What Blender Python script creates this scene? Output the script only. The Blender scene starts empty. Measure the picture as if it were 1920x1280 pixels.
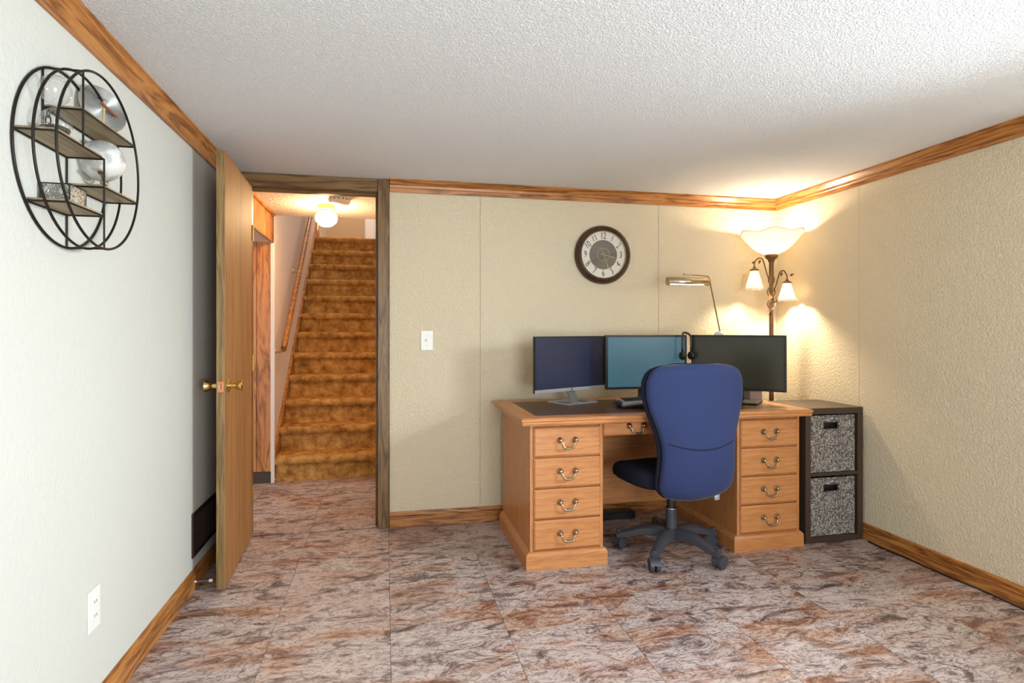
import bpy, bmesh, math, random
from mathutils import Vector, Matrix
random.seed(7)
scene = bpy.context.scene
C = scene.collection

# ---------------------------------------------------------------- camera
F_PX, HORIZON = 1095.0, 618.0
YAW = math.radians(12.26)
cam_d = bpy.data.cameras.new('camera')
cam_d.sensor_width = 36.0
cam_d.lens = F_PX / 1920 * 36.0
cam_d.shift_y = (HORIZON - 640.0) / 1920.0
cam_d.clip_start = 0.05
cam = bpy.data.objects.new('camera', cam_d)
C.objects.link(cam)
cam.location = (0, 0, 1.2)
cam.rotation_euler = (math.pi / 2, 0, -YAW)
scene.camera = cam

# ---------------------------------------------------------------- view + world + daylight
vs = scene.view_settings
vs.view_transform = 'Standard'
vs.look = 'None'
vs.gamma = 1.0
vs.use_curve_mapping = False
vs.exposure = 0.40
w = bpy.data.worlds.new('sky')
scene.world = w
w.use_nodes = True
wn = w.node_tree.nodes
wn['Background'].inputs[0].default_value = (0.75, 0.87, 1.0, 1)
wn['Background'].inputs[1].default_value = 1.5

def area_light(name, loc, rot, sx, sy, power, col, spread=math.pi):
    l = bpy.data.lights.new(name, 'AREA')
    l.shape = 'RECTANGLE'; l.size = sx; l.size_y = sy
    l.energy = power; l.color = col; l.spread = spread
    o = bpy.data.objects.new(name, l); C.objects.link(o)
    o.location = loc; o.rotation_euler = rot
    return o
# daylight entering by the window of the right wall (window_1); ceiling fill from an added rear window (added_rear_window)
area_light('window_daylight', (2.95, 1.12, 1.58), (0, math.radians(54), 0), 0.50, 0.86, 100, (0.80, 0.91, 1.0), 2.5)
area_light('rear_fill_light', (0.9, -1.47, 1.08), (math.radians(122), 0, 0), 1.3, 1.55, 82, (0.86, 0.94, 1.0))  # fill light behind the camera, added to lift the ceiling

# ---------------------------------------------------------------- helpers
def lin(c):
    c = c / 255.0
    return c / 12.92 if c <= 0.04045 else ((c + 0.055) / 1.055) ** 2.4
def rgb(r, g, b): return (lin(r), lin(g), lin(b), 1.0)

def new_mat(name):
    m = bpy.data.materials.new(name); m.use_nodes = True
    nt = m.node_tree
    return m, nt, nt.nodes['Principled BSDF']

def mat_plain(name, col, rough=0.5, metal=0.0, spec=0.5, bump=0.0, bscale=200.0, sheen=0.0):
    m, nt, p = new_mat(name)
    p.inputs['Base Color'].default_value = col
    p.inputs['Roughness'].default_value = rough
    p.inputs['Metallic'].default_value = metal
    p.inputs['Specular IOR Level'].default_value = spec
    if sheen:
        p.inputs['Sheen Weight'].default_value = sheen
        p.inputs['Sheen Roughness'].default_value = 0.4
    # slight procedural unevenness so that nothing is a dead flat colour
    tc = nt.nodes.new('ShaderNodeTexCoord')
    no = nt.nodes.new('ShaderNodeTexNoise'); no.inputs['Scale'].default_value = bscale
    no.inputs['Detail'].default_value = 3
    nt.links.new(tc.outputs['Object'], no.inputs['Vector'])
    if bump:
        b = nt.nodes.new('ShaderNodeBump'); b.inputs['Strength'].default_value = bump
        b.inputs['Distance'].default_value = 0.002
        nt.links.new(no.outputs['Fac'], b.inputs['Height'])
        nt.links.new(b.outputs['Normal'], p.inputs['Normal'])
    return m

def ramp(nt, stops):
    r = nt.nodes.new('ShaderNodeValToRGB')
    e = r.color_ramp.elements
    e[0].position, e[0].color = stops[0]
    e[1].position, e[1].color = stops[-1]
    for pos, col in stops[1:-1]:
        n = e.new(pos); n.color = col
    return r

def mat_wood(name, dark, mid, light, axis='x', scale=9.0, rough=0.38, stretch=14.0, contrast=1.0):
    m, nt, p = new_mat(name)
    tc = nt.nodes.new('ShaderNodeTexCoord')
    mp = nt.nodes.new('ShaderNodeMapping')
    s = {'x': (1 / stretch, 1, 1), 'y': (1, 1 / stretch, 1), 'z': (1, 1, 1 / stretch)}[axis]
    mp.inputs['Scale'].default_value = tuple(v * scale for v in s)
    nt.links.new(tc.outputs['Object'], mp.inputs['Vector'])
    n1 = nt.nodes.new('ShaderNodeTexNoise'); n1.inputs['Scale'].default_value = 1.6
    n1.inputs['Detail'].default_value = 3; n1.inputs['Distortion'].default_value = 0.6
    nt.links.new(mp.outputs['Vector'], n1.inputs['Vector'])
    mul = nt.nodes.new('ShaderNodeMath'); mul.operation = 'MULTIPLY'; mul.inputs[1].default_value = 9.0
    nt.links.new(n1.outputs['Fac'], mul.inputs[0])
    fr = nt.nodes.new('ShaderNodeMath'); fr.operation = 'PINGPONG'; fr.inputs[1].default_value = 1.0
    nt.links.new(mul.outputs[0], fr.inputs[0])
    n2 = nt.nodes.new('ShaderNodeTexNoise'); n2.inputs['Scale'].default_value = 14.0
    n2.inputs['Detail'].default_value = 4
    nt.links.new(mp.outputs['Vector'], n2.inputs['Vector'])
    mx = nt.nodes.new('ShaderNodeMath'); mx.operation = 'MULTIPLY_ADD'
    mx.inputs[1].default_value = 0.55 * contrast; 
    nt.links.new(fr.outputs[0], mx.inputs[0])
    sc = nt.nodes.new('ShaderNodeMath'); sc.operation = 'MULTIPLY'; sc.inputs[1].default_value = 0.6
    nt.links.new(n2.outputs['Fac'], sc.inputs[0])
    nt.links.new(sc.outputs[0], mx.inputs[2])
    r = ramp(nt, [(0.2, dark), (0.5, mid), (0.85, light)])
    nt.links.new(mx.outputs[0], r.inputs['Fac'])
    nt.links.new(r.outputs['Color'], p.inputs['Base Color'])
    p.inputs['Roughness'].default_value = rough
    b = nt.nodes.new('ShaderNodeBump'); b.inputs['Strength'].default_value = 0.12
    b.inputs['Distance'].default_value = 0.002
    nt.links.new(n2.outputs['Fac'], b.inputs['Height'])
    nt.links.new(b.outputs['Normal'], p.inputs['Normal'])
    return m

def mat_textured_paint(name, col, scale, strength, dist, rough=0.75, distort=0.5):
    m, nt, p = new_mat(name)
    p.inputs['Roughness'].default_value = rough
    p.inputs['Specular IOR Level'].default_value = 0.3
    tc = nt.nodes.new('ShaderNodeTexCoord')
    n = nt.nodes.new('ShaderNodeTexNoise'); n.inputs['Scale'].default_value = scale
    n.inputs['Detail'].default_value = 3.0; n.inputs['Roughness'].default_value = 0.6
    n.inputs['Distortion'].default_value = distort
    nt.links.new(tc.outputs['Object'], n.inputs['Vector'])
    r = ramp(nt, [(0.38, (0, 0, 0, 1)), (0.62, (1, 1, 1, 1))])
    nt.links.new(n.outputs['Fac'], r.inputs['Fac'])
    b = nt.nodes.new('ShaderNodeBump'); b.inputs['Strength'].default_value = strength
    b.inputs['Distance'].default_value = dist
    nt.links.new(r.outputs['Color'], b.inputs['Height'])
    nt.links.new(b.outputs['Normal'], p.inputs['Normal'])
    n2 = nt.nodes.new('ShaderNodeTexNoise'); n2.inputs['Scale'].default_value = 1.3
    nt.links.new(tc.outputs['Object'], n2.inputs['Vector'])
    mix = nt.nodes.new('ShaderNodeMix'); mix.data_type = 'RGBA'
    mix.inputs[6].default_value = tuple(c * 0.96 for c in col[:3]) + (1,)
    mix.inputs[7].default_value = col
    nt.links.new(n2.outputs['Fac'], mix.inputs[0])
    nt.links.new(mix.outputs[2], p.inputs['Base Color'])
    return m

def mat_emit(name, col, strength, rough=0.3):
    m, nt, p = new_mat(name)
    p.inputs['Base Color'].default_value = (0.8, 0.8, 0.8, 1)
    p.inputs['Emission Color'].default_value = col
    p.inputs['Emission Strength'].default_value = strength
    p.inputs['Roughness'].default_value = rough
    return m

def mat_glass_thin(name, tint=(1, 1, 1, 1), refl=0.12):
    m = bpy.data.materials.new(name); m.use_nodes = True
    nt = m.node_tree; nt.nodes.clear()
    out = nt.nodes.new('ShaderNodeOutputMaterial')
    t = nt.nodes.new('ShaderNodeBsdfTransparent'); t.inputs[0].default_value = tint
    g = nt.nodes.new('ShaderNodeBsdfGlossy'); g.inputs['Roughness'].default_value = 0.03
    lw = nt.nodes.new('ShaderNodeLayerWeight'); lw.inputs['Blend'].default_value = 0.25
    mm = nt.nodes.new('ShaderNodeMath'); mm.operation = 'MULTIPLY_ADD'; mm.inputs[1].default_value = 0.6; mm.inputs[2].default_value = 0.05
    nt.links.new(lw.outputs['Facing'], mm.inputs[0])
    mix = nt.nodes.new('ShaderNodeMixShader')
    nt.links.new(mm.outputs[0], mix.inputs[0])
    nt.links.new(t.outputs[0], mix.inputs[1]); nt.links.new(g.outputs[0], mix.inputs[2])
    nt.links.new(mix.outputs[0], out.inputs[0])
    return m

def mat_shade_glass(name, col, emit=0.0):
    m = bpy.data.materials.new(name); m.use_nodes = True
    nt = m.node_tree; nt.nodes.clear()
    out = nt.nodes.new('ShaderNodeOutputMaterial')
    d = nt.nodes.new('ShaderNodeBsdfDiffuse'); d.inputs[0].default_value = col
    t = nt.nodes.new('ShaderNodeBsdfTranslucent'); t.inputs[0].default_value = col
    mix = nt.nodes.new('ShaderNodeMixShader'); mix.inputs[0].default_value = 0.5
    nt.links.new(d.outputs[0], mix.inputs[1]); nt.links.new(t.outputs[0], mix.inputs[2])
    nt.links.new(mix.outputs[0], out.inputs[0])
    return m

# ---- mesh building
def root_loc(parent):
    v = Vector((0, 0, 0)); p = parent
    while p is not None:
        v += p.location; p = p.parent
    return v

def finish(bm, smooth=False):
    bmesh.ops.recalc_face_normals(bm, faces=bm.faces)
    if smooth:
        for f in bm.faces: f.smooth = True

def obj(name, bm, mat, parent=None, world=True, smooth=False, loc=None, autosmooth=None):
    """link one bmesh as one mesh object; world=True: vertices are in world space"""
    finish(bm, smooth)
    if world and parent is not None:
        bmesh.ops.translate(bm, verts=bm.verts, vec=-root_loc(parent))
    me = bpy.data.meshes.new(name); bm.to_mesh(me); bm.free()
    if mat is not None: me.materials.append(mat)
    if autosmooth is not None:
        for p in me.polygons: p.use_smooth = True
        me.set_sharp_from_angle(angle=math.radians(autosmooth))
    o = bpy.data.objects.new(name, me); C.objects.link(o)
    if parent is not None: o.parent = parent
    if loc is not None: o.location = loc
    return o

def struct(o):
    o['kind'] = 'structure'; return o
def tag(o, label, cat, group=None):
    o['label'] = label; o['category'] = cat
    if group: o['group'] = group
    return o
def thing(name, loc, label, cat, rotz=0.0, group=None):
    o = bpy.data.objects.new(name, None); C.objects.link(o)
    o.empty_display_size = 0.05
    o.location = loc; o.rotation_euler = (0, 0, rotz)
    return tag(o, label, cat, group)

def box(bm, x0, x1, y0, y1, z0, z1, bevel=0.0, seg=1):
    b = bmesh.new()
    bmesh.ops.create_cube(b, size=1.0)
    for v in b.verts:
        v.co = Vector((x0 + (v.co.x + .5) * (x1 - x0), y0 + (v.co.y + .5) * (y1 - y0), z0 + (v.co.z + .5) * (z1 - z0)))
    if bevel > 0:
        bmesh.ops.bevel(b, geom=b.edges[:], offset=bevel, segments=seg, affect='EDGES', profile=0.5)
    merge(bm, b)
    return bm

def merge(bm, b, M=None):
    if M is not None: bmesh.ops.transform(b, matrix=M, verts=b.verts)
    vm = {v: bm.verts.new(v.co) for v in b.verts}
    for f in b.faces:
        try: bm.faces.new([vm[v] for v in f.verts])
        except ValueError: pass
    b.free()

def BX(*a, **k): return box(bmesh.new(), *a, **k)

def frame_from(t):
    t = t.normalized()
    up = Vector((0, 0, 1)) if abs(t.z) < 0.9 else Vector((1, 0, 0))
    n = t.cross(up).normalized(); b = n.cross(t)
    return n, b

def tube(bm, pts, r, seg=8, closed=False, caps=True):
    pts = [Vector(p) for p in pts]; n = len(pts)
    rs = r if isinstance(r, (list, tuple)) else [r] * n
    rings = []
    prev = None
    for i, p in enumerate(pts):
        if closed: t = pts[(i + 1) % n] - pts[(i - 1) % n]
        else: t = pts[min(i + 1, n - 1)] - pts[max(i - 1, 0)]
        t.normalize()
        if prev is None:
            a, b = frame_from(t)
        else:
            a = prev - t * prev.dot(t)
            if a.length < 1e-6: a, _ = frame_from(t)
            a.normalize(); b = t.cross(a)
        prev = a
        b = t.cross(a)
        rings.append([bm.verts.new(p + (a * math.cos(2 * math.pi * k / seg) + b * math.sin(2 * math.pi * k / seg)) * rs[i]) for k in range(seg)])
    m = n if closed else n - 1
    for i in range(m):
        A, B = rings[i], rings[(i + 1) % n]
        off = 0
        if closed and i == n - 1:
            # find best alignment
            off = min(range(seg), key=lambda o: (A[0].co - B[o % seg].co).length)
        for k in range(seg):
            bm.faces.new((A[k], A[(k + 1) % seg], B[(k + 1 + off) % seg], B[(k + off) % seg]))
    if not closed and caps:
        bm.faces.new(rings[0][::-1]); bm.faces.new(rings[-1])
    return bm

def lathe(bm, prof, seg=24, M=None):
    """prof = [(r, z)...] about local z, open ends closed when r==0"""
    b = bmesh.new()
    rings = []
    for r, z in prof:
        if r <= 1e-6: rings.append([b.verts.new((0, 0, z))])
        else: rings.append([b.verts.new((r * math.cos(2 * math.pi * k / seg), r * math.sin(2 * math.pi * k / seg), z)) for k in range(seg)])
    for A, B in zip(rings, rings[1:]):
        for k in range(seg):
            k2 = (k + 1) % seg
            if len(A) == 1 and len(B) == 1: break
            if len(A) == 1: b.faces.new((A[0], B[k], B[k2]))
            elif len(B) == 1: b.faces.new((A[k], A[k2], B[0]))
            else: b.faces.new((A[k], A[k2], B[k2], B[k]))
    merge(bm, b, M)
    return bm

def T(x, y, z): return Matrix.Translation((x, y, z))
RX = lambda a: Matrix.Rotation(math.radians(a), 4, 'X')
RY = lambda a: Matrix.Rotation(math.radians(a), 4, 'Y')
RZ = lambda a: Matrix.Rotation(math.radians(a), 4, 'Z')

def prof_run(p0, p1, normal, prof, m0=0, m1=0):
    """extrude closed (n, z) profile from p0 to p1; m = +1 mitres that end for an inner corner"""
    bm = bmesh.new()
    p0, p1, nrm = Vector(p0), Vector(p1), Vector(normal)
    d = (p1 - p0).normalized()
    A = [bm.verts.new(p0 + nrm * n + d * n * m0 + Vector((0, 0, z))) for n, z in prof]
    B = [bm.verts.new(p1 + nrm * n - d * n * m1 + Vector((0, 0, z))) for n, z in prof]
    k = len(prof)
    for i in range(k):
        bm.faces.new((A[i], A[(i + 1) % k], B[(i + 1) % k], B[i]))
    bm.faces.new(A[::-1]); bm.faces.new(B)
    return bm

def prism(bm, pts, axis, a0, a1):
    """extrude 2d polygon; axis 'x': pts are (y,z)"""
    def mk(p, a):
        if axis == 'x': return (a, p[0], p[1])
        if axis == 'y': return (p[0], a, p[1])
        return (p[0], p[1], a)
    A = [bm.verts.new(mk(p, a0)) for p in pts]; B = [bm.verts.new(mk(p, a1)) for p in pts]
    k = len(pts)
    for i in range(k): bm.faces.new((A[i], A[(i + 1) % k], B[(i + 1) % k], B[i]))
    bm.faces.new(A[::-1]); bm.faces.new(B)
    return bm

def text_mesh(s, size, depth=0.0006):
    cu = bpy.data.curves.new('txt', 'FONT'); cu.body = s; cu.size = size
    cu.align_x = 'CENTER'; cu.align_y = 'CENTER'; cu.extrude = depth; cu.resolution_u = 3
    o = bpy.data.objects.new('txt', cu); C.objects.link(o)
    bpy.context.view_layer.update()
    dg = bpy.context.evaluated_depsgraph_get()
    me = bpy.data.meshes.new_from_object(o.evaluated_get(dg))
    b = bmesh.new(); b.from_mesh(me)
    bpy.data.objects.remove(o); bpy.data.curves.remove(cu); bpy.data.meshes.remove(me)
    return b

# ---------------------------------------------------------------- materials
WALL = rgb(226, 211, 180)
M_wall = mat_textured_paint('cream_textured_wall', WALL, 90, 0.55, 0.007)
M_wall_smooth = mat_textured_paint('cream_wall_daylit_tone', rgb(209, 208, 198), 60, 0.25, 0.003)  # same paint as the other walls, daylight's cool tone put into the colour
M_ceil = mat_textured_paint('popcorn_ceiling', rgb(248, 246, 244), 150, 0.7, 0.010, rough=0.9, distort=0.2)
M_hallceil = mat_textured_paint('hall_ceiling', rgb(232, 216, 198), 45, 0.6, 0.006, rough=0.7)
M_hallwall = mat_textured_paint('stair_wall_paint', rgb(226, 210, 198), 60, 0.1, 0.002)
M_tanwall = mat_plain('tan_wall', rgb(196, 168, 130), 0.7)
OAK = (rgb(96, 54, 20), rgb(158, 98, 44), rgb(188, 128, 66))
M_oak = {a: mat_wood('oak_trim_' + a, *OAK, axis=a, scale=14, stretch=12, rough=0.33) for a in 'xyz'}
CAS = (rgb(70, 48, 22), rgb(108, 78, 40), rgb(132, 100, 58))
M_cas = {a: mat_wood('casing_wood_' + a, *CAS, axis=a, scale=16, stretch=14, rough=0.4) for a in 'xyz'}
M_door = mat_wood('door_veneer', rgb(128, 84, 40), rgb(162, 112, 60), rgb(180, 130, 76), axis='z', scale=14, stretch=30, rough=0.6, contrast=0.6)
M_dooredge = mat_wood('door_edge_wood', rgb(96, 74, 38), rgb(132, 104, 60), rgb(150, 122, 78), axis='z', scale=20, stretch=20, rough=0.45)
DESK = (rgb(174, 110, 60), rgb(199, 136, 82), rgb(210, 150, 96))
M_desk = {a: mat_wood('desk_wood_' + a, *DESK, axis=a, scale=16, stretch=14, rough=0.36, contrast=0.35) for a in 'xyz'}
M_inlay = mat_wood('desk_inlay', rgb(62, 40, 24), rgb(84, 56, 36), rgb(98, 68, 44), axis='x', scale=8, rough=0.35, contrast=0.4)
M_panel = mat_wood('knotty_panel', rgb(120, 66, 24), rgb(176, 108, 50), rgb(196, 130, 66), axis='z', scale=8, stretch=6, rough=0.4)
M_darkbase = mat_plain('dark_vinyl_base', rgb(62, 44, 36), 0.5)
M_grout = mat_plain('floor_joint', rgb(70, 58, 52), 0.8)
M_brass = mat_plain('polished_brass', rgb(226, 196, 120), 0.18, 1.0)
M_copperplate = mat_plain('latch_plate_metal', rgb(214, 150, 110), 0.3, 1.0)
M_steel = mat_plain('satin_steel', rgb(190, 190, 188), 0.3, 1.0)
M_pull = mat_plain('antique_pewter_pull', rgb(176, 158, 132), 0.3, 1.0)
M_blackmetal = mat_plain('black_iron', rgb(40, 34, 30), 0.45, 0.6)
M_shelfwood = mat_wood('grey_brown_shelf_board', rgb(120, 104, 76), rgb(150, 132, 100), rgb(168, 150, 116), axis='y', scale=10, rough=0.55)
M_white = mat_plain('white_plastic', rgb(236, 234, 226), 0.4)
M_bronze = mat_plain('lamp_bronze', rgb(112, 80, 50), 0.38, 0.7)
M_nickel = mat_plain('brushed_brass_nickel', rgb(196, 180, 152), 0.3, 1.0)
M_shade = mat_shade_glass('frosted_shade_glass', (0.92, 0.87, 0.78, 1))
M_espresso = mat_plain('espresso_laminate', rgb(66, 50, 38), 0.45, bump=0.05)
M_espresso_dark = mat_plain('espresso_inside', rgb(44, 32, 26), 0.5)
M_blackplastic = mat_plain('black_plastic', rgb(30, 29, 30), 0.4)
M_darkgrey = mat_plain('dark_grey_plastic', rgb(62, 62, 68), 0.4, bump=0.05)
M_bezel = mat_plain('black_bezel', rgb(26, 25, 25), 0.35)
M_steelgrey = mat_plain('grey_metal', rgb(120, 122, 128), 0.35, 0.6)
M_silver = mat_plain('silver_plastic', rgb(200, 202, 208), 0.3, 0.6)
M_navy = mat_plain('navy_upholstery', rgb(44, 54, 92), 0.85, spec=0.2, bump=0.25, bscale=600, sheen=0.15)
M_navyshade = mat_plain('shaded_navy_upholstery', rgb(28, 30, 46), 0.9, spec=0.2, bump=0.25, bscale=600)  # near-black navy, the shade on the seat put into the colour
M_seam = mat_plain('seam_thread', rgb(16, 20, 40), 0.9)
M_globe_map = None
M_glass = mat_glass_thin('clear_glass')
M_pane = mat_glass_thin('window_pane_glass')
M_sand = mat_plain('dark_sand', rgb(70, 64, 56), 0.9, bump=0.4, bscale=900)
M_redwood = mat_plain('reddish_wood_bar', rgb(134, 74, 46), 0.4)
M_clockbrown = mat_wood('clock_rim_bronze', rgb(48, 30, 16), rgb(70, 46, 26), rgb(92, 62, 36), axis='z', scale=10, rough=0.35, contrast=0.5)
M_gold = mat_plain('dull_gold', rgb(188, 158, 108), 0.4, 0.35)
M_ink = mat_plain('clock_ink', rgb(44, 40, 36), 0.7)
M_cable = mat_plain('black_cable', rgb(24, 22, 22), 0.5)

def mat_floor():
    m, nt, p = new_mat('stone_look_vinyl_tile')
    L = nt.links.new
    geo = nt.nodes.new('ShaderNodeNewGeometry'); oi = nt.nodes.new('ShaderNodeObjectInfo')
    sc = nt.nodes.new('ShaderNodeVectorMath'); sc.operation = 'SCALE'; sc.inputs['Scale'].default_value = 1.0
    cx = nt.nodes.new('ShaderNodeCombineXYZ')
    mm = nt.nodes.new('ShaderNodeMath'); mm.operation = 'MULTIPLY'; mm.inputs[1].default_value = 0.6
    L(oi.outputs['Random'], mm.inputs[0])
    L(mm.outputs[0], cx.inputs[0]); L(mm.outputs[0], cx.inputs[2])
    ad = nt.nodes.new('ShaderNodeVectorMath'); ad.operation = 'ADD'
    L(geo.outputs['Position'], ad.inputs[0]); L(cx.outputs[0], ad.inputs[1])
    mp = nt.nodes.new('ShaderNodeMapping')
    mp.inputs['Rotation'].default_value = (0, 0, math.radians(-28))
    mp.inputs['Scale'].default_value = (0.55, 1.25, 1)
    L(ad.outputs[0], mp.inputs['Vector'])
    n1 = nt.nodes.new('ShaderNodeTexNoise'); n1.inputs['Scale'].default_value = 10.5
    n1.inputs['Detail'].default_value = 11; n1.inputs['Roughness'].default_value = 0.74; n1.inputs['Distortion'].default_value = 1.3
    L(mp.outputs[0], n1.inputs['Vector'])
    n2 = nt.nodes.new('ShaderNodeTexNoise'); n2.inputs['Scale'].default_value = 4.0
    n2.inputs['Detail'].default_value = 5; n2.inputs['Distortion'].default_value = 1.2
    mp2 = nt.nodes.new('ShaderNodeMapping'); mp2.inputs['Location'].default_value = (7.3, 3.1, 1.7)
    L(mp.outputs[0], mp2.inputs['Vector']); L(mp2.outputs[0], n2.inputs['Vector'])
    r1 = ramp(nt, [(0.32, rgb(66, 58, 60)), (0.42, rgb(138, 122, 118)), (0.47, rgb(200, 184, 174)), (0.58, rgb(226, 214, 204)), (0.68, rgb(172, 158, 154)), (0.78, rgb(120, 106, 106))])
    L(n1.outputs['Fac'], r1.inputs['Fac'])
    r2 = ramp(nt, [(0.32, rgb(84, 54, 42)), (0.43, rgb(148, 100, 74)), (0.52, rgb(200, 158, 130)), (0.62, rgb(222, 198, 178)), (0.75, rgb(140, 106, 92))])
    L(n1.outputs['Fac'], r2.inputs['Fac'])
    rf = ramp(nt, [(0.46, (0, 0, 0, 1)), (0.64, (1, 1, 1, 1))])
    L(n2.outputs['Fac'], rf.inputs['Fac'])
    mix = nt.nodes.new('ShaderNodeMix'); mix.data_type = 'RGBA'
    L(rf.outputs['Color'], mix.inputs[0]); L(r1.outputs['Color'], mix.inputs[6]); L(r2.outputs['Color'], mix.inputs[7])
    # fine dark veins
    n3 = nt.nodes.new('ShaderNodeTexNoise'); n3.inputs['Scale'].default_value = 22
    n3.inputs['Detail'].default_value = 6; n3.inputs['Distortion'].default_value = 2.0
    L(mp.outputs[0], n3.inputs['Vector'])
    r3 = ramp(nt, [(0.455, (0, 0, 0, 1)), (0.49, (1, 1, 1, 1)), (0.51, (1, 1, 1, 1)), (0.545, (0, 0, 0, 1))])
    L(n3.outputs['Fac'], r3.inputs['Fac'])
    vs_ = nt.nodes.new('ShaderNodeMath'); vs_.operation = 'MULTIPLY'; vs_.inputs[1].default_value = 0.6
    L(r3.outputs['Color'], vs_.inputs[0])
    mix2 = nt.nodes.new('ShaderNodeMix'); mix2.data_type = 'RGBA'
    L(vs_.outputs[0], mix2.inputs[0]); L(mix.outputs[2], mix2.inputs[6]); mix2.inputs[7].default_value = rgb(82, 62, 56)
    mul = nt.nodes.new('ShaderNodeMix'); mul.data_type = 'RGBA'; mul.blend_type = 'MULTIPLY'
    mul.inputs[0].default_value = 1.0; mul.inputs[7].default_value = (.76, .72, .74, 1)
    L(mix2.outputs[2], mul.inputs[6])
    L(mul.outputs[2], p.inputs['Base Color'])
    p.inputs['Roughness'].default_value = 0.42
    b = nt.nodes.new('ShaderNodeBump'); b.inputs['Strength'].default_value = 0.25; b.inputs['Distance'].default_value = 0.002
    L(n1.outputs['Fac'], b.inputs['Height']); L(b.outputs['Normal'], p.inputs['Normal'])
    return m
M_floor = mat_floor()

def mat_carpet():
    m, nt, p = new_mat('brown_shag_carpet')
    L = nt.links.new
    tc = nt.nodes.new('ShaderNodeTexCoord')
    n1 = nt.nodes.new('ShaderNodeTexNoise'); n1.inputs['Scale'].default_value = 12; n1.inputs['Detail'].default_value = 5
    n1.inputs['Roughness'].default_value = 0.7
    L(tc.outputs['Object'], n1.inputs['Vector'])
    n2 = nt.nodes.new('ShaderNodeTexNoise'); n2.inputs['Scale'].default_value = 160; n2.inputs['Detail'].default_value = 3
    L(tc.outputs['Object'], n2.inputs['Vector'])
    r = ramp(nt, [(0.3, rgb(120, 76, 32)), (0.5, rgb(184, 130, 66)), (0.7, rgb(218, 166, 96))])
    L(n1.outputs['Fac'], r.inputs['Fac']); L(r.outputs['Color'], p.inputs['Base Color'])
    p.inputs['Roughness'].default_value = 1.0; p.inputs['Specular IOR Level'].default_value = 0.1
    b = nt.nodes.new('ShaderNodeBump'); b.inputs['Strength'].default_value = 0.9; b.inputs['Distance'].default_value = 0.006
    L(n2.outputs['Fac'], b.inputs['Height']); L(b.outputs['Normal'], p.inputs['Normal'])
    return m
M_carpet = mat_carpet()

def mat_basket():
    m, nt, p = new_mat('grey_woven_basket_fabric')
    L = nt.links.new
    tc = nt.nodes.new('ShaderNodeTexCoord')
    mp = nt.nodes.new('ShaderNodeMapping'); mp.inputs['Scale'].default_value = (250, 250, 60)
    L(tc.outputs['Object'], mp.inputs['Vector'])
    n = nt.nodes.new('ShaderNodeTexNoise'); n.inputs['Scale'].default_value = 1.0; n.inputs['Detail'].default_value = 2
    L(mp.outputs[0], n.inputs['Vector'])
    mp2 = nt.nodes.new('ShaderNodeMapping'); mp2.inputs['Scale'].default_value = (60, 60, 250)
    L(tc.outputs['Object'], mp2.inputs['Vector'])
    n2 = nt.nodes.new('ShaderNodeTexNoise'); n2.inputs['Scale'].default_value = 1.0; n2.inputs['Detail'].default_value = 2
    L(mp2.outputs[0], n2.inputs['Vector'])
    a = nt.nodes.new('ShaderNodeMath'); a.operation = 'ADD'
    L(n.outputs['Fac'], a.inputs[0]); L(n2.outputs['Fac'], a.inputs[1])
    h = nt.nodes.new('ShaderNodeMath'); h.operation = 'MULTIPLY'; h.inputs[1].default_value = 0.5
    L(a.outputs[0], h.inputs[0])
    r = ramp(nt, [(0.40, rgb(58, 52, 48)), (0.5, rgb(112, 104, 96)), (0.60, rgb(190, 182, 172))])
    L(h.outputs[0], r.inputs['Fac']); L(r.outputs['Color'], p.inputs['Base Color'])
    p.inputs['Roughness'].default_value = 0.95
    b = nt.nodes.new('ShaderNodeBump'); b.inputs['Strength'].default_value = 0.4; b.inputs['Distance'].default_value = 0.002
    L(h.outputs[0], b.inputs['Height']); L(b.outputs['Normal'], p.inputs['Normal'])
    return m
M_basket = mat_basket()

def mat_screen(name, base, emit=None, strength=0.0):
    m, nt, p = new_mat(name)
    p.inputs['Base Color'].default_value = base
    p.inputs['Roughness'].default_value = 0.28
    if emit:
        p.inputs['Emission Color'].default_value = emit
        p.inputs['Emission Strength'].default_value = strength
    return m
M_scr1 = mat_screen('monitor_screen_blue_black', rgb(42, 47, 70))
M_scr2 = mat_screen('monitor_screen_teal_glow', rgb(40, 66, 78), rgb(92, 140, 156), 0.26)
M_scr3 = mat_screen('monitor_screen_olive_black', rgb(54, 50, 36))

# ================================================================= ROOM SHELL
XL, XR, YB, YR, H = -0.875, 2.70, 3.632, -1.35, 2.11
HALL_Y0, HALL_Y1 = YB + 0.12, 4.88
DX0, DX1, DZ = -0.776, -0.045, 2.03      # clear door opening

# floor: slab + tiles
slab = struct(obj('floor', BX(-2.05, XR + 0.05, YR - 0.05, HALL_Y1 + 0.10, -0.06, -0.006), M_grout))
TS = 0.457
tile_me = None
def tile_mesh(wx, wy):
    b = BX(-wx / 2, wx / 2, -wy / 2, wy / 2, -0.006, 0.0, bevel=0.0009)
    finish(b)
    me = bpy.data.meshes.new('floor_tile'); b.to_mesh(me); b.free(); me.materials.append(M_floor)
    return me
tile_cache = {}
def add_tile(x0, x1, y0, y1):
    if x1 - x0 < 0.02 or y1 - y0 < 0.02: return
    k = (round(x1 - x0, 4), round(y1 - y0, 4))
    if k not in tile_cache: tile_cache[k] = tile_mesh(k[0] - 0.0012, k[1] - 0.0012)
    o = bpy.data.objects.new('floor_tile', tile_cache[k]); C.objects.link(o)
    o.parent = slab; o.location = ((x0 + x1) / 2, (y0 + y1) / 2, 0)
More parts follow.
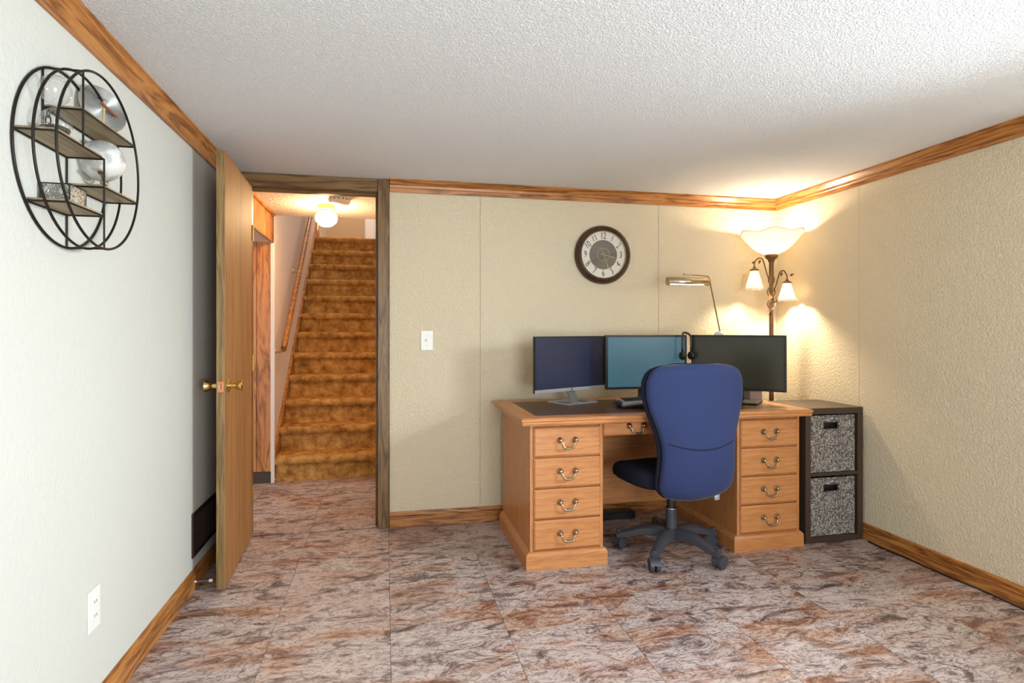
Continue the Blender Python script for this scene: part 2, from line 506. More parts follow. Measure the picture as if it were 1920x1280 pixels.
def tile_area(ax0, ax1, ay0, ay1):
    i = math.floor((ax0 - 0.02) / TS)
    while 0.02 + i * TS < ax1:
        x0, x1 = max(0.02 + i * TS, ax0), min(0.02 + (i + 1) * TS, ax1)
        j = math.floor((ay0 - 2.28) / TS)
        while 2.28 + j * TS < ay1:
            y0, y1 = max(2.28 + j * TS, ay0), min(2.28 + (j + 1) * TS, ay1)
            add_tile(x0, x1, y0, y1); j += 1
        i += 1
tile_area(XL, XR, YR, YB)
tile_area(DX0, DX1, YB, HALL_Y0)
tile_area(-2.0, 0.14, HALL_Y0, HALL_Y1 + 0.02)

# ceiling
b = BX(XL - 0.05, XR + 0.05, YR - 0.05, YB, H, H + 0.06)
struct(obj('ceiling', b, M_ceil))

# back wall core (with door opening) + panels
b = bmesh.new()
box(b, XL - 0.1, DX0 - 0.02, YB, HALL_Y0, 0, H)
box(b, DX0 - 0.02, DX1 + 0.02, YB, HALL_Y0, DZ + 0.02, H)
box(b, DX1 + 0.02, XR + 0.1, YB, HALL_Y0, 0, H)
wall_back = struct(obj('wall_back', b, M_wall))
PG = 0.0012
def panel(parent, bm, mat=M_wall): return obj('wall_panel', bm, mat, parent)
for x0, x1 in ((DX1 + 0.03, 0.583), (0.583, 1.795), (1.795, XR)):
    panel(wall_back, BX(x0 + PG, x1 - PG, YB - 0.005, YB, 0.0, H, bevel=0.001))
panel(wall_back, BX(XL, DX0 - 0.05, YB - 0.005, YB, 0.0, H, bevel=0.001))

# right wall with window opening
WY0, WY1, WZ0, WZ1 = 0.68, 1.62, 1.30, 1.84
b = bmesh.new()
box(b, XR, XR + 0.2, YR - 0.2, WY0, 0, H); box(b, XR, XR + 0.2, WY1, YB + 0.12, 0, H)
box(b, XR, XR + 0.2, WY0, WY1, 0, WZ0); box(b, XR, XR + 0.2, WY0, WY1, WZ1, H)
wall_right = struct(obj('wall_right', b, M_wall))
panel(wall_right, BX(XR - 0.005, XR, 2.892 + PG, YB - 0.005, 0, H, bevel=0.001))
panel(wall_right, BX(XR - 0.005, XR, 1.68 + PG, 2.892 - PG, 0, H, bevel=0.001))
b = bmesh.new()
box(b, XR - 0.005, XR, 0.47, 1.68 - PG, 0, WZ0); box(b, XR - 0.005, XR, 0.47, 1.68 - PG, WZ1, H)
box(b, XR - 0.005, XR, 0.47, WY0, WZ0, WZ1); box(b, XR - 0.005, XR, WY1, 1.68 - PG, WZ0, WZ1)
panel(wall_right, b)
panel(wall_right, BX(XR - 0.005, XR, -0.75, 0.47 - PG, 0, H, bevel=0.001))
def window(name, verts_fn):
    pass
b = bmesh.new()
for (y0, y1, z0, z1) in ((WY0, WY1, WZ0, WZ0 + 0.04), (WY0, WY1, WZ1 - 0.04, WZ1), (WY0, WY0 + 0.04, WZ0, WZ1), (WY1 - 0.04, WY1, WZ0, WZ1), ((WY0 + WY1) / 2 - 0.02, (WY0 + WY1) / 2 + 0.02, WZ0, WZ1)):
    box(b, XR + 0.05, XR + 0.1, y0, y1, z0, z1)
w1 = struct(obj('window_1', b, M_white))
obj('pane', BX(XR + 0.072, XR + 0.076, WY0 + 0.04, (WY0 + WY1) / 2 - 0.02, WZ0 + 0.04, WZ1 - 0.04), M_pane, w1)
obj('pane', BX(XR + 0.072, XR + 0.076, (WY0 + WY1) / 2 + 0.02, WY1 - 0.04, WZ0 + 0.04, WZ1 - 0.04), M_pane, w1)
obj('window_sill', BX(XR - 0.02, XR + 0.05, WY0 - 0.03, WY1 + 0.03, WZ0 - 0.025, WZ0), M_oak['y'], w1)

# left wall + panels
b = BX(XL - 0.1, XL, YR - 0.2, YB, 0, H)
wall_left = struct(obj('wall_left', b, M_wall_smooth))
for y0, y1 in ((2.45, YB - 0.005), (1.23, 2.45), (0.01, 1.23), (YR, 0.01)):
    panel(wall_left, BX(XL, XL + 0.005, y0 + PG / 2, y1 - PG / 2, 0, H, bevel=0.0005), M_wall_smooth)

# rear wall with an added window, sized to brighten the ceiling (behind the camera)
RW = (0.2, 1.6, 0.22, 1.95)
b = bmesh.new()
box(b, XL - 0.1, RW[0], YR - 0.15, YR, 0, H); box(b, RW[1], XR + 0.1, YR - 0.15, YR, 0, H)
box(b, RW[0], RW[1], YR - 0.15, YR, 0, RW[2]); box(b, RW[0], RW[1], YR - 0.15, YR, RW[3], H)
struct(obj('wall_rear', b, M_wall_smooth))
b = bmesh.new()
for x0, x1, z0, z1 in ((RW[0], RW[1], RW[2], RW[2] + .05), (RW[0], RW[1], RW[3] - .05, RW[3]), (RW[0], RW[0] + .05, RW[2], RW[3]), (RW[1] - .05, RW[1], RW[2], RW[3]), (0.875, 0.925, RW[2], RW[3])):
    box(b, x0, x1, YR - 0.09, YR - 0.04, z0, z1)
w2 = struct(obj('added_rear_window', b, M_white))  # unseen window, added to go with the rear fill light
for x0, x1 in ((RW[0] + .05, 0.875), (0.925, RW[1] - .05)):
    obj('pane', BX(x0, x1, YR - 0.067, YR - 0.063, RW[2] + .05, RW[3] - .05), M_pane, w2)

# crown moulding, baseboards
CROWN = [(0, -.074), (.011, -.074), (.013, -.052), (.018, -.046), (.020, -.034), (.036, -.014), (.040, -.009), (.046, -.006), (.046, 0), (0, 0)]
BASE = [(0, 0), (.013, 0), (.013, .058), (.009, .064), (.012, .070), (.011, .080), (.005, .092), (0, .092)]
trims = [
    ('trim_1', prof_run((0.028, YB - .005, H), (XR - .005, YB - .005, H), (0, -1, 0), CROWN, 0, 1), 'x'),
    ('trim_2', prof_run((XR - .005, YB - .005, H), (XR - .005, YR, H), (-1, 0, 0), CROWN, 1, 0), 'y'),
    ('trim_3', prof_run((XL + .005, YR, H), (XL + .005, YB - .005, H), (1, 0, 0), CROWN, 0, 0), 'y'),
    ('baseboard_back', prof_run((0.028, YB - .005, 0), (XR - .005, YB - .005, 0), (0, -1, 0), BASE, 0, 1), 'x'),
    ('baseboard_right', prof_run((XR - .005, YB - .005, 0), (XR - .005, YR, 0), (-1, 0, 0), BASE, 1, 0), 'y'),
    ('baseboard_left', prof_run((XL + .005, YR, 0), (XL + .005, YB - .005, 0), (1, 0, 0), BASE, 0, 0), 'y'),
]
for n, bm, a in trims: struct(obj(n, bm, M_oak[a]))

# door frame: casing + jambs + stop
b = BX(DX1 - 0.0, 0.027, YB - 0.022, YB - 0.005, 0, H - 0.001, bevel=0.004)
struct(obj('trim_4', b, M_cas['z']))                                        # right casing
struct(obj('trim_5', BX(DX0 - 0.055, DX1, YB - 0.022, YB - 0.005, DZ, H - 0.001, bevel=0.004), M_cas['x']))   # header casing
struct(obj('trim_6', BX(DX0 - 0.055, DX0, YB - 0.022, YB - 0.005, 0, DZ, bevel=0.004), M_cas['z']))
b = bmesh.new()
box(b, DX1, DX1 + 0.02, YB - 0.005, HALL_Y0, 0, DZ + 0.02); box(b, DX1 - 0.012, DX1, YB + 0.04, YB + 0.075, 0, DZ)
struct(obj('trim_7', b, M_cas['z']))
b = bmesh.new()
box(b, DX0 - 0.02, DX0, YB - 0.005, HALL_Y0, 0, DZ + 0.02); box(b, DX0, DX0 + 0.012, YB + 0.04, YB + 0.075, 0, DZ)
struct(obj('trim_8', b, M_cas['z']))
b = bmesh.new()
box(b, DX0, DX1, YB - 0.005, HALL_Y0, DZ, DZ + 0.02); box(b, DX0 + .012, DX1 - .012, YB + 0.04, YB + 0.075, DZ - 0.012, DZ)
struct(obj('trim_9', b, M_cas['x']))

# the open door: hinge at (-0.750, YB - .02), leaf swung into the room
door = bpy.data.objects.new('door_1', None); C.objects.link(door)
door['kind'] = 'structure'; door['label'] = 'tan wood slab door standing open into the room'
door.location = (-0.750, YB - 0.024, 0.008); door.rotation_euler = (0, 0, math.radians(2.5))
LW = 0.708
# local: leaf runs along -Y from hinge, thickness along -X
leaf = obj('door_leaf', BX(-0.036, 0, -LW, 0, 0, 2.015, bevel=0.0015), M_door, door, world=False)
obj('edge_band', BX(-0.0355, -0.0005, -LW - 0.0012, -LW, 0.001, 2.014), M_dooredge, door, world=False)
def knob(side):
    bm = bmesh.new()
    # axis along +X for side=1
    prof = [(0, 0), (.033, 0), (.033, .004), (.026, .010), (.013, .013), (.012, .028), (.015, .032), (.020, .040), (.026, .056), (.027, .062), (.022, .066), (.012, .064), (0, .064)]
    lathe(bm, prof, 20, T(0 if side > 0 else -0.036, -LW + 0.062, 0.93) @ RY(90 if side > 0 else -90))
    return bm
obj('door_knob', knob(1), M_brass, door, world=False, autosmooth=35)
obj('door_knob', knob(-1), M_brass, door, world=False, autosmooth=35)
lp = obj('latch_plate', BX(-0.031, -0.005, -LW - 0.0035, -LW - 0.0012, 0.902, 0.958, bevel=0.003), M_copperplate, door, world=False)
obj('latch_bolt', prism(bmesh.new(), [(-.024, -LW - .0035), (-.012, -LW - .0035), (-.012, -LW - .006), (-.016, -LW - .012), (-.024, -LW - .012)], 'z', 0.92, 0.94), M_steel, lp, world=False)
for z in (0.25, 1.0, 1.75):
    obj('hinge', tube(bmesh.new(), [(0.004, 0.004, z - .045), (0.004, 0.004, z + .045)], 0.006, 8), M_brass, door, world=False)

# ---- hall and stairs
struct(obj('wall_hall_right', BX(0.14, 0.24, HALL_Y0, 9.2, 0, 4.8), M_hallwall))
struct(obj('wall_hall_left', BX(-2.1, -2.0, HALL_Y0, HALL_Y1, 0, H + .05), M_hallwall))
struct(obj('wall_stair_left', BX(-0.97, -0.872, HALL_Y1, 9.2, 0, 4.8), M_hallwall))
struct(obj('wall_stair_end', BX(-0.97, 0.24, 9.2, 9.3, 0, 4.8), M_tanwall))
struct(obj('ceiling_hall', BX(-2.1, 0.24, HALL_Y0, 4.94, H, H + 0.25), M_hallceil))
struct(obj('ceiling_stair', BX(-0.97, 0.24, 4.94, 9.3, 4.8, 4.9), M_ceil))
b = BX(-2.0, -0.872, HALL_Y1, HALL_Y1 + 0.09, 0, H)
wp = struct(obj('wall_hall_panelled', b, M_darkbase))
x = -0.874
i = 0
while x > -2.0:
    wdt = (0.105, 0.09, 0.14, 0.075)[i % 4]; i += 1
    x0 = max(x - wdt, -2.0)
    obj('plank', BX(x0 + 0.0015, x - 0.0015, HALL_Y1 - 0.008, HALL_Y1, 0.09, 1.9, bevel=0.002), M_panel, wp)
    x = x0
struct(obj('baseboard_hall', BX(-2.0, -0.874, HALL_Y1 - 0.014, HALL_Y1 - 0.0, 0, 0.088), M_darkbase))
struct(obj('trim_12', BX(-0.877, -0.847, HALL_Y1 - 0.012, HALL_Y1, 0, 1.885, bevel=.002), M_hallwall))
# soffit (boxed duct) with board facing
sof = struct(obj('trim_10', BX(-1.45, -0.868, HALL_Y0, HALL_Y1 - 0.009, 1.885, H), M_hallwall))
y = HALL_Y0
for wdt in (0.22, 0.16, 0.24, 0.18, 0.20, 0.13):
    y1 = min(y + wdt, HALL_Y1 - 0.009)
    obj('plank', BX(-0.868, -0.860, y + 0.0015, y1 - 0.0015, 1.89, H - 0.022, bevel=0.002), M_panel, sof); y = y1
obj('moulding', BX(-0.868, -0.842, HALL_Y0, HALL_Y1 - 0.0, H - 0.022, H - 0.001, bevel=0.004), M_oak['y'], sof)
obj('moulding', BX(-0.868, -0.856, HALL_Y0, HALL_Y1 - 0.009, 1.878, 1.892, bevel=0.002), M_cas['y'], sof)

# carpeted stairs
RISE, RUN, SY, SX0, SX1, NS = 0.196, 0.245, 4.90, -0.846, 0.135, 12
stairs = thing('carpeted_staircase', (-0.35, SY, 0), 'straight stair with brown shag carpet rising beyond the doorway', 'staircase')
def step_mesh(k):
    bm = bmesh.new()
    z0, z1, yr = RISE * k, RISE * (k + 1), SY + RUN * k
    last = (k == NS - 1)
    run = RUN if not last else 1.6
    prof = [(yr, z0)]
    for q in range(1, 6): prof.append((yr + 0.004, z0 + (RISE - .07) * q / 5))
    prof += [(yr - .012, z1 - .062), (yr - .026, z1 - .05), (yr - .034, z1 - .03), (yr - .028, z1 - .010), (yr - .012, z1 - .001), (yr + .01, z1)]
    for q in range(1, 5): prof.append((yr + .01 + (run - .01) * q / 4, z1))
    n = 36
    rows = []
    rnd = random.Random(k)
    for i in range(n + 1):
        x = SX0 + (SX1 - SX0) * i / n
        row = []
        for j, (y, z) in enumerate(prof):
            jit = 0.0 if j in (0, len(prof) - 1) else 0.0035
            row.append(bm.verts.new((x, y + rnd.uniform(-jit, jit), z + rnd.uniform(-jit, jit) * .7)))
        rows.append(row)
    for i in range(n):
        for j in range(len(prof) - 1):
            bm.faces.new((rows[i][j], rows[i + 1][j], rows[i + 1][j + 1], rows[i][j + 1]))
    return bm
for k in range(NS):
    obj('step', step_mesh(k), M_carpet, stairs, smooth=True)
obj('stair_carcass', prism(bmesh.new(), [(SY + .01, 0)] + [p for k in range(NS) for p in ((SY + RUN * k + .012, RISE * (k + 1) - .07), (SY + RUN * (k + 1) + .008, RISE * (k + 1) - .07))] + [(9.19, RISE * NS - .07), (9.19, 0)], 'x', SX0, SX1), M_darkbase, stairs)
# skirt board on the left wall
sk = []
yk0, yk1 = HALL_Y1 - 0.0, 8.0
sl = RISE / RUN
pts = [(HALL_Y1, 0), (HALL_Y1, 0.19), (HALL_Y1 + 0.03, 0.215), (HALL_Y1 + .03 + (2.62 - .215) / sl, 2.62), (HALL_Y1 + .35 + (2.62 - .215) / sl, 2.30)]
struct(obj('trim_11', prism(bmesh.new(), pts, 'x', -0.872, -0.848), M_oak['y']))
# handrail
hr0, hr1 = Vector((-0.800, 5.00, 1.045)), Vector((-0.800, 6.95, 1.045 + 1.95 * 0.805))
rail = thing('handrail', (-0.80, 5.0, 1.045), 'oak handrail on brackets along the stair wall', 'handrail')
d = (hr1 - hr0)
b = bmesh.new()
seg = 12
nrm = Vector((0, -d.z, d.y)).normalized()
A, B = [], []
for k in range(seg):
    a = 2 * math.pi * k / seg
    off = Vector((1, 0, 0)) * math.cos(a) * 0.022 + nrm * math.sin(a) * 0.034
    A.append(b.verts.new(hr0 + off)); B.append(b.verts.new(hr1 + off))
for k in range(seg): b.faces.new((A[k], A[(k + 1) % seg], B[(k + 1) % seg], B[k]))
b.faces.new(A[::-1]); b.faces.new(B)
obj('rail', b, M_oak['y'], rail, autosmooth=50)
for t in (0.03, 0.5, 0.97):
    p = hr0 + d * t
    bb = bmesh.new()
    tube(bb, [(-0.872, p.y, p.z - 0.07), (-0.84, p.y, p.z - 0.075), (-0.805, p.y, p.z - 0.06), (-0.80, p.y, p.z - 0.03)], 0.006, 8)
    lathe(bb, [(0, 0), (.022, 0), (.020, .005), (0, .006)], 14, T(-0.872, p.y, p.z - 0.07) @ RY(90))
    obj('bracket', bb, M_brass, rail, autosmooth=40)
# white panelled closet doors at stair top
cd = struct(obj('door_2', BX(-0.30, 0.13, 9.16, 9.199, RISE * NS, RISE * NS + 2.0), M_white))
for x0 in (-0.29, -0.145, 0.0):
    obj('panel', BX(x0, x0 + 0.125, 9.148, 9.16, RISE * NS + 0.08, RISE * NS + 1.9, bevel=0.006), M_white, cd)

_u = bpy.data.lights.new('upstairs_fill', 'POINT'); _u.energy = 40; _u.color = (1.0, .93, .82); _u.shadow_soft_size = .1  # added fill light above the stair top, without a fixture
_uo = bpy.data.objects.new('upstairs_fill', _u); C.objects.link(_uo); _uo.location = (-.35, 7.9, 4.5)
# hall ceiling lamp + smoke alarm
gl = thing('ceiling_light', (-0.42, 4.46, H), 'round white glass globe ceiling light in the hall', 'ceiling light')
obj('lamp_base', lathe(bmesh.new(), [(0, 0), (.062, 0), (.062, -.03), (.054, -.036), (.054, -.05), (0, -.05)], 24, T(-0.42, 4.46, H)), M_gold, gl, autosmooth=30)
M_globe = mat_emit('lit_globe_glass', (1.0, 0.70, 0.38, 1), 85.0)
pf = [(0.045, -.05), (.060, -.058), (.074, -.075), (.079, -.098), (.073, -.12), (.055, -.138), (.045, -.147), (.03, -.154), (0, -.157)]
obj('glass_globe', lathe(bmesh.new(), pf, 24, T(-0.42, 4.46, H)), M_globe, gl, smooth=True)
obj('pull_chain', tube(bmesh.new(), [(-0.475, 4.44, H - .04), (-0.478, 4.44, H - .19)], 0.0018, 6), M_gold, gl)
sm = thing('smoke_alarm', (-0.31, 4.22, H), 'round beige smoke alarm on the hall ceiling', 'smoke alarm')
obj('alarm_body', lathe(bmesh.new(), [(0, 0), (.074, 0), (.074, -.018), (.066, -.034), (.05, -.040), (0, -.040)], 28, T(-0.31, 4.22, H)), mat_plain('beige_plastic', rgb(222, 204, 178), .5), sm, autosmooth=30)
for k in range(16):
    a = 2 * math.pi * k / 16
    obj('alarm_slot', BX(-.004, .004, .0715, .0755, -.014, -.006), M_darkbase, sm, world=False).rotation_euler = (0, 0, a)

# ================================================================= WALL FITTINGS
# vent grille on the left wall
vt = thing('return_air_grille', (XL + 0.005, 3.13, 0.146), 'dark brown metal air return grille low on wall behind door', 'vent')
M_vent = mat_plain('dark_brown_metal', rgb(52, 38, 34), 0.45, 0.3)
vx = XL + 0.005
b = bmesh.new()
for y0, y1, z0, z1 in ((2.935, 3.32, .146, .168), (2.935, 3.32, .330, .352), (2.935, 2.96, .168, .33), (3.295, 3.32, .168, .33)):
    box(b, vx, vx + 0.008, y0, y1, z0, z1, bevel=0.002)
obj('grille_frame', b, M_vent, vt)
obj('grille_back', BX(vx, vx + 0.001, 2.96, 3.295, .168, .33), M_blackplastic, vt)
n = 22
for k in range(n):
    y = 2.966 + k * (3.29 - 2.966) / (n - 1)
    obj('grille_fin', BX(vx + 0.001, vx + 0.007, y - 0.003, y + 0.003, .168, .33), M_vent, vt)
# outlet on left wall
ot = thing('wall_outlet', (XL + 0.005, 2.008, 0.35), 'white duplex outlet plate low on the left wall', 'outlet')
obj('cover_plate', BX(XL + .005, XL + .011, 1.972, 2.044, .288, .412, bevel=0.002), M_white, ot)
for dz in (-.021, .021):
    s = obj('socket', lathe(bmesh.new(), [(0, 0), (.0165, 0), (.0165, .002), (0, .0025)], 20, T(XL + .011, 2.008, .35 + dz) @ RY(90)), M_white, ot)
    for dy in (-.006, .006):
        obj('slot', BX(XL + .0130, XL + .0138, 2.008 + dy - .001, 2.008 + dy + .001, .35 + dz - .002, .35 + dz + .007), M_ink, s)
# light switch on the back wall
sw = thing('light_switch', (0.251, YB - 0.005, 1.134), 'white single toggle light switch on the back wall', 'light switch')
obj('cover_plate', BX(.214, .288, YB - .011, YB - .005, 1.074, 1.194, bevel=0.002), M_white, sw)
obj('toggle', BX(.246, .256, YB - .022, YB - .011, 1.128, 1.146, bevel=0.002), M_white, sw)
for dz in (-.03, .03):
    obj('screw', lathe(bmesh.new(), [(0, 0), (.003, 0), (.002, .0012), (0, .0014)], 10, T(.251, YB - .011, 1.134 + dz) @ RX(90)), M_steel, sw)
# spring door stop
ds = thing('door_stop', (XL + 0.018, 2.95, 0.036), 'white tipped metal spring door stop on the left baseboard', 'door stop')
pts = []
for k in range(90):
    a = k / 90 * 2 * math.pi * 12
    pts.append((XL + .018 + .06 * k / 90, 2.95 + .0045 * math.cos(a), .036 + .0045 * math.sin(a)))
obj('spring', tube(bmesh.new(), pts, 0.0013, 5), M_steel, ds, smooth=True)
obj('mount', lathe(bmesh.new(), [(0, 0), (.011, 0), (.009, .006), (.005, .01), (0, .01)], 14, T(XL + .0175, 2.95, .036) @ RY(90)), M_steel, ds)
obj('rubber_tip', lathe(bmesh.new(), [(0, 0), (.007, 0), (.0075, .012), (.005, .016), (0, .016)], 14, T(XL + .076, 2.95, .036) @ RY(90)), M_white, ds)

# wall clock
CX, CZ, CR = 1.393, 1.69, 0.192
ck = thing('wall_clock', (CX, YB - .005, CZ), 'round brown wall clock with numerals above the desk', 'clock')
MC = T(CX, YB - .005, CZ) @ RX(90)      # local z -> world -Y
obj('clock_rim', lathe(bmesh.new(), [(.10, 0), (CR - .012, 0), (CR, .012), (CR - .004, .03), (CR - .016, .048), (CR - .028, .052), (CR - .036, .046), (CR - .040, .030), (CR - .040, .024), (.10, .024)], 64, MC), M_clockbrown, ck, autosmooth=40)
obj('rim_bead', lathe(bmesh.new(), [(CR - .041, .030), (CR - .036, .036), (CR - .032, .044), (CR - .038, .040), (CR - .041, .030)], 64, MC), M_gold, ck, smooth=True)
M_dial = mat_plain('aged_cream_dial', rgb(226, 218, 202), 0.6)
obj('dial', lathe(bmesh.new(), [(0, .0245), (CR - .0405, .0245)], 64, MC), M_dial, ck)
M_medal = mat_textured_paint('grey_bronze_medallion', rgb(112, 104, 90), 40, 0.6, 0.003, rough=0.5)
obj('medallion', lathe(bmesh.new(), [(0, .0268), (.09, .0268), (.094, .0262), (.096, .0247)], 48, MC), M_medal, ck)
rr = bmesh.new(); tube(rr, [(.042 * math.cos(2 * math.pi * k / 40), .042 * math.sin(2 * math.pi * k / 40), .028) for k in range(40)], .0018, 6, closed=True)
bmesh.ops.transform(rr, matrix=MC, verts=rr.verts)
obj('medallion_ring', rr, M_gold, ck, smooth=True)
rot = {12: 0, 1: 25, 2: 40, 3: 0, 4: -40, 5: -25, 6: 0, 7: 25, 8: 40, 9: 0, 10: -40, 11: -25}
for n in range(1, 13):
    tb = text_mesh(str(n), 0.052)
    a = math.radians(30 * n)
    bmesh.ops.transform(tb, matrix=MC @ T(.122 * math.sin(a), .122 * math.cos(a), .0252) @ RZ(-rot[n]) @ Matrix.Diagonal((.8, 1.15, 1, 1)), verts=tb.verts)
    obj('numeral', tb, M_ink, ck)
def hand(ang, L, wd, z):
    bm = bmesh.new()
    prism(bm, [(-wd, -.02), (wd, -.02), (wd * .6, L * .6), (wd * 1.8, L * .72), (0, L), (-wd * 1.8, L * .72), (-wd * .6, L * .6)], 'z', z, z + .001)
    bmesh.ops.transform(bm, matrix=MC @ RZ(-ang), verts=bm.verts)
    return bm
obj('hour_hand', hand(104, .085, .0024, .030), M_gold, ck)
obj('minute_hand', hand(160, .112, .0020, .032), M_gold, ck)
obj('second_hand', hand(338, .055, .0012, .034), M_gold, ck)
obj('clock_glass', lathe(bmesh.new(), [(0, .0405), (CR - .042, .039), (CR - .040, .038)], 48, MC), M_glass, ck)

# ================================================================= DESK
DXa, DXb, DYf, DYb, DH = 0.65, 2.285, 2.765, 3.53, 0.765
desk = thing('desk', ((DXa + DXb) / 2, (DYf + DYb) / 2, 0), 'light cherry double pedestal desk with dark inlaid top', 'desk')
# top: border boards + inlay
TP = [(0, 0), (-.012, .004), (-.016, .014), (-.008, .022), (-.008, .026), (0, .034)]
bw = 0.085
z0, z1 = DH - 0.036, DH
def top_board(pts4, mat, name='top_border'):
    bm = bmesh.new()
    lo = [bm.verts.new((x, y, z0)) for x, y in pts4]; hi = [bm.verts.new((x, y, z1)) for x, y in pts4]
    for i in range(4): bm.faces.new((lo[i], lo[(i + 1) % 4], hi[(i + 1) % 4], hi[i]))
    bm.faces.new(lo[::-1]); bm.faces.new(hi)
    bmesh.ops.bevel(bm, geom=[e for e in bm.edges if abs(e.verts[0].co.z - e.verts[1].co.z) < 1e-6], offset=0.003, segments=1, affect='EDGES')
    return obj(name, bm, mat, desk)
i_ = 0.012
a0, a1, c0, c1 = DXa + i_, DXb - i_, DYf + i_, DYb
top_board([(a0, c0), (a1, c0), (a1 - bw, c0 + bw), (a0 + bw, c0 + bw)], M_desk['x'])
top_board([(a1 - bw, c1 - bw), (a1, c1), (a0, c1), (a0 + bw, c1 - bw)], M_desk['x'])
top_board([(a0, c0), (a0 + bw, c0 + bw), (a0 + bw, c1 - bw), (a0, c1)], M_desk['y'])
top_board([(a1, c0), (a1, c1), (a1 - bw, c1 - bw), (a1 - bw, c0 + bw)], M_desk['y'])
obj('top_inlay', BX(a0 + bw + .001, a1 - bw - .001, c0 + bw + .001, c1 - bw - .001, z0, z1 - 0.001), M_inlay, desk)
EDGE = [(0, 0), (.004, 0), (.009, .010), (.006, .016), (.012, .022), (.012, .030), (.006, .036), (0, .036)]
obj('edge_moulding', prof_run((DXa + i_, DYf + i_, z0), (DXb - i_, DYf + i_, z0), (0, -1, 0), EDGE, -1, -1), M_desk['x'], desk)
obj('edge_moulding', prof_run((DXa + i_, DYb, z0), (DXa + i_, DYf + i_, z0), (-1, 0, 0), EDGE, 0, -1), M_desk['y'], desk)
obj('edge_moulding', prof_run((DXb - i_, DYf + i_, z0), (DXb - i_, DYb, z0), (1, 0, 0), EDGE, -1, 0), M_desk['y'], desk)

# drawer (shared meshes)
def drawer_mesh(wd, ht, nm):
    bm = bmesh.new()
    b2 = BX(-wd / 2, wd / 2, -.018, 0, -ht / 2, ht / 2)
    fr = [f for f in b2.faces if f.normal.y < -0.5]
    finish(b2)
    fr = [f for f in b2.faces if f.normal.y < -0.5]
    bmesh.ops.inset_region(b2, faces=fr, thickness=0.011)
    fr = max((f for f in b2.faces if f.normal.y < -0.9), key=lambda f: f.calc_area())
    for v in fr.verts: v.co.y -= 0.006
    merge(bm, b2)
    finish(bm)
    me = bpy.data.meshes.new(nm); bm.to_mesh(me); bm.free(); me.materials.append(M_desk['x'])
    return me
def pull_mesh():
    bm = bmesh.new()
    s = 0.040
    for sx in (-1, 1):
        lathe(bm, [(0, 0), (.0155, 0), (.016, .003), (.011, .006), (.007, .014), (.010, .018), (.006, .022), (0, .023)], 14, T(sx * s, -.024, .008) @ RX(90))
    pts = [(-s, -.043, .006), (-s + .003, -.046, -.002), (-s + .012, -.047, -.006), (-s + .009, -.048, -.014), (-s + .016, -.049, -.025), (-s + .026, -.049, -.029), (0, -.049, -.030)]
    pts = pts + [(-x, y, z) for x, y, z in pts[-2::-1]]
    tube(bm, pts, [.0045, .0044, .0042, .0044, .0052, .0056, .0062, .0056, .0052, .0044, .0042, .0044, .0045], 8)
    finish(bm, True)
    me = bpy.data.meshes.new('drawer_pull'); bm.to_mesh(me); bm.free(); me.materials.append(M_pull)
    return me
PULL = pull_mesh()
PW = 0.440
DRW = drawer_mesh(0.350, 0.146, 'drawer')
def pedestal(x0, x1, tag_):
    body = bmesh.new()
    box(body, x0, x1, DYf + .072, DYb - 0.02, 0.0, z0, bevel=0.002)
    ob = obj('pedestal', body, M_desk['z'], desk)
    # face frame
    yf = DYf + .072
    for s0 in (x0, x1 - .016):
        obj('stile', BX(s0, s0 + .016, yf - .012, yf, .09, z0), M_desk['z'], ob)
    pb = bmesh.new()
    prof = [(0, 0), (.022, 0), (.022, .070), (.014, .082), (.0, .092)]
    e = .0
    A = [(x0, yf - .012), (x1, yf - .012), (x1, DYb - .02), (x0, DYb - .02)]
    merge(pb, prof_run((x0, yf - .0, 0), (x1, yf - .0, 0), (0, -1, 0), prof, -1, -1))
    merge(pb, prof_run((x0, DYb - .02, 0), (x0, yf, 0), (-1, 0, 0), prof, 0, -1))
    merge(pb, prof_run((x1, yf, 0), (x1, DYb - .02, 0), (1, 0, 0), prof, -1, 0))
    obj('plinth', pb, M_desk['x'], ob)
    base = root_loc(desk)
    for k in range(4):
        d_ = bpy.data.objects.new('drawer', DRW); C.objects.link(d_); d_.parent = desk
        zc = 0.100 + 0.073 + k * 0.155
        d_.location = Vector(((x0 + x1) / 2, yf, zc)) - base
        h_ = bpy.data.objects.new('drawer_pull', PULL); C.objects.link(h_); h_.parent = d_
PX0, PX1 = 0.706, 1.090
pedestal(PX0, PX1, 'l')
pedestal(1.858, 2.242, 'r')
KX0, KX1 = PX1, 1.858
obj('modesty_panel', BX(KX0, KX1, 3.36, 3.376, 0.14, z0), M_desk['x'], desk)
cd_ = bpy.data.objects.new('drawer', drawer_mesh(KX1 - KX0 - .012, 0.070, 'centre_drawer')); C.objects.link(cd_); cd_.parent = desk
cd_.location = Vector(((KX0 + KX1) / 2, DYf + .085, 0.690)) - root_loc(desk)
for sx in (-0.2, 0.2):
    h_ = bpy.data.objects.new('drawer_pull', PULL); C.objects.link(h_); h_.parent = cd_; h_.location = (sx, 0, 0.006)
obj('drawer_box', BX(KX0 + .01, KX1 - .01, DYf + .09, 3.3, 0.665, 0.722), M_desk['x'], desk)

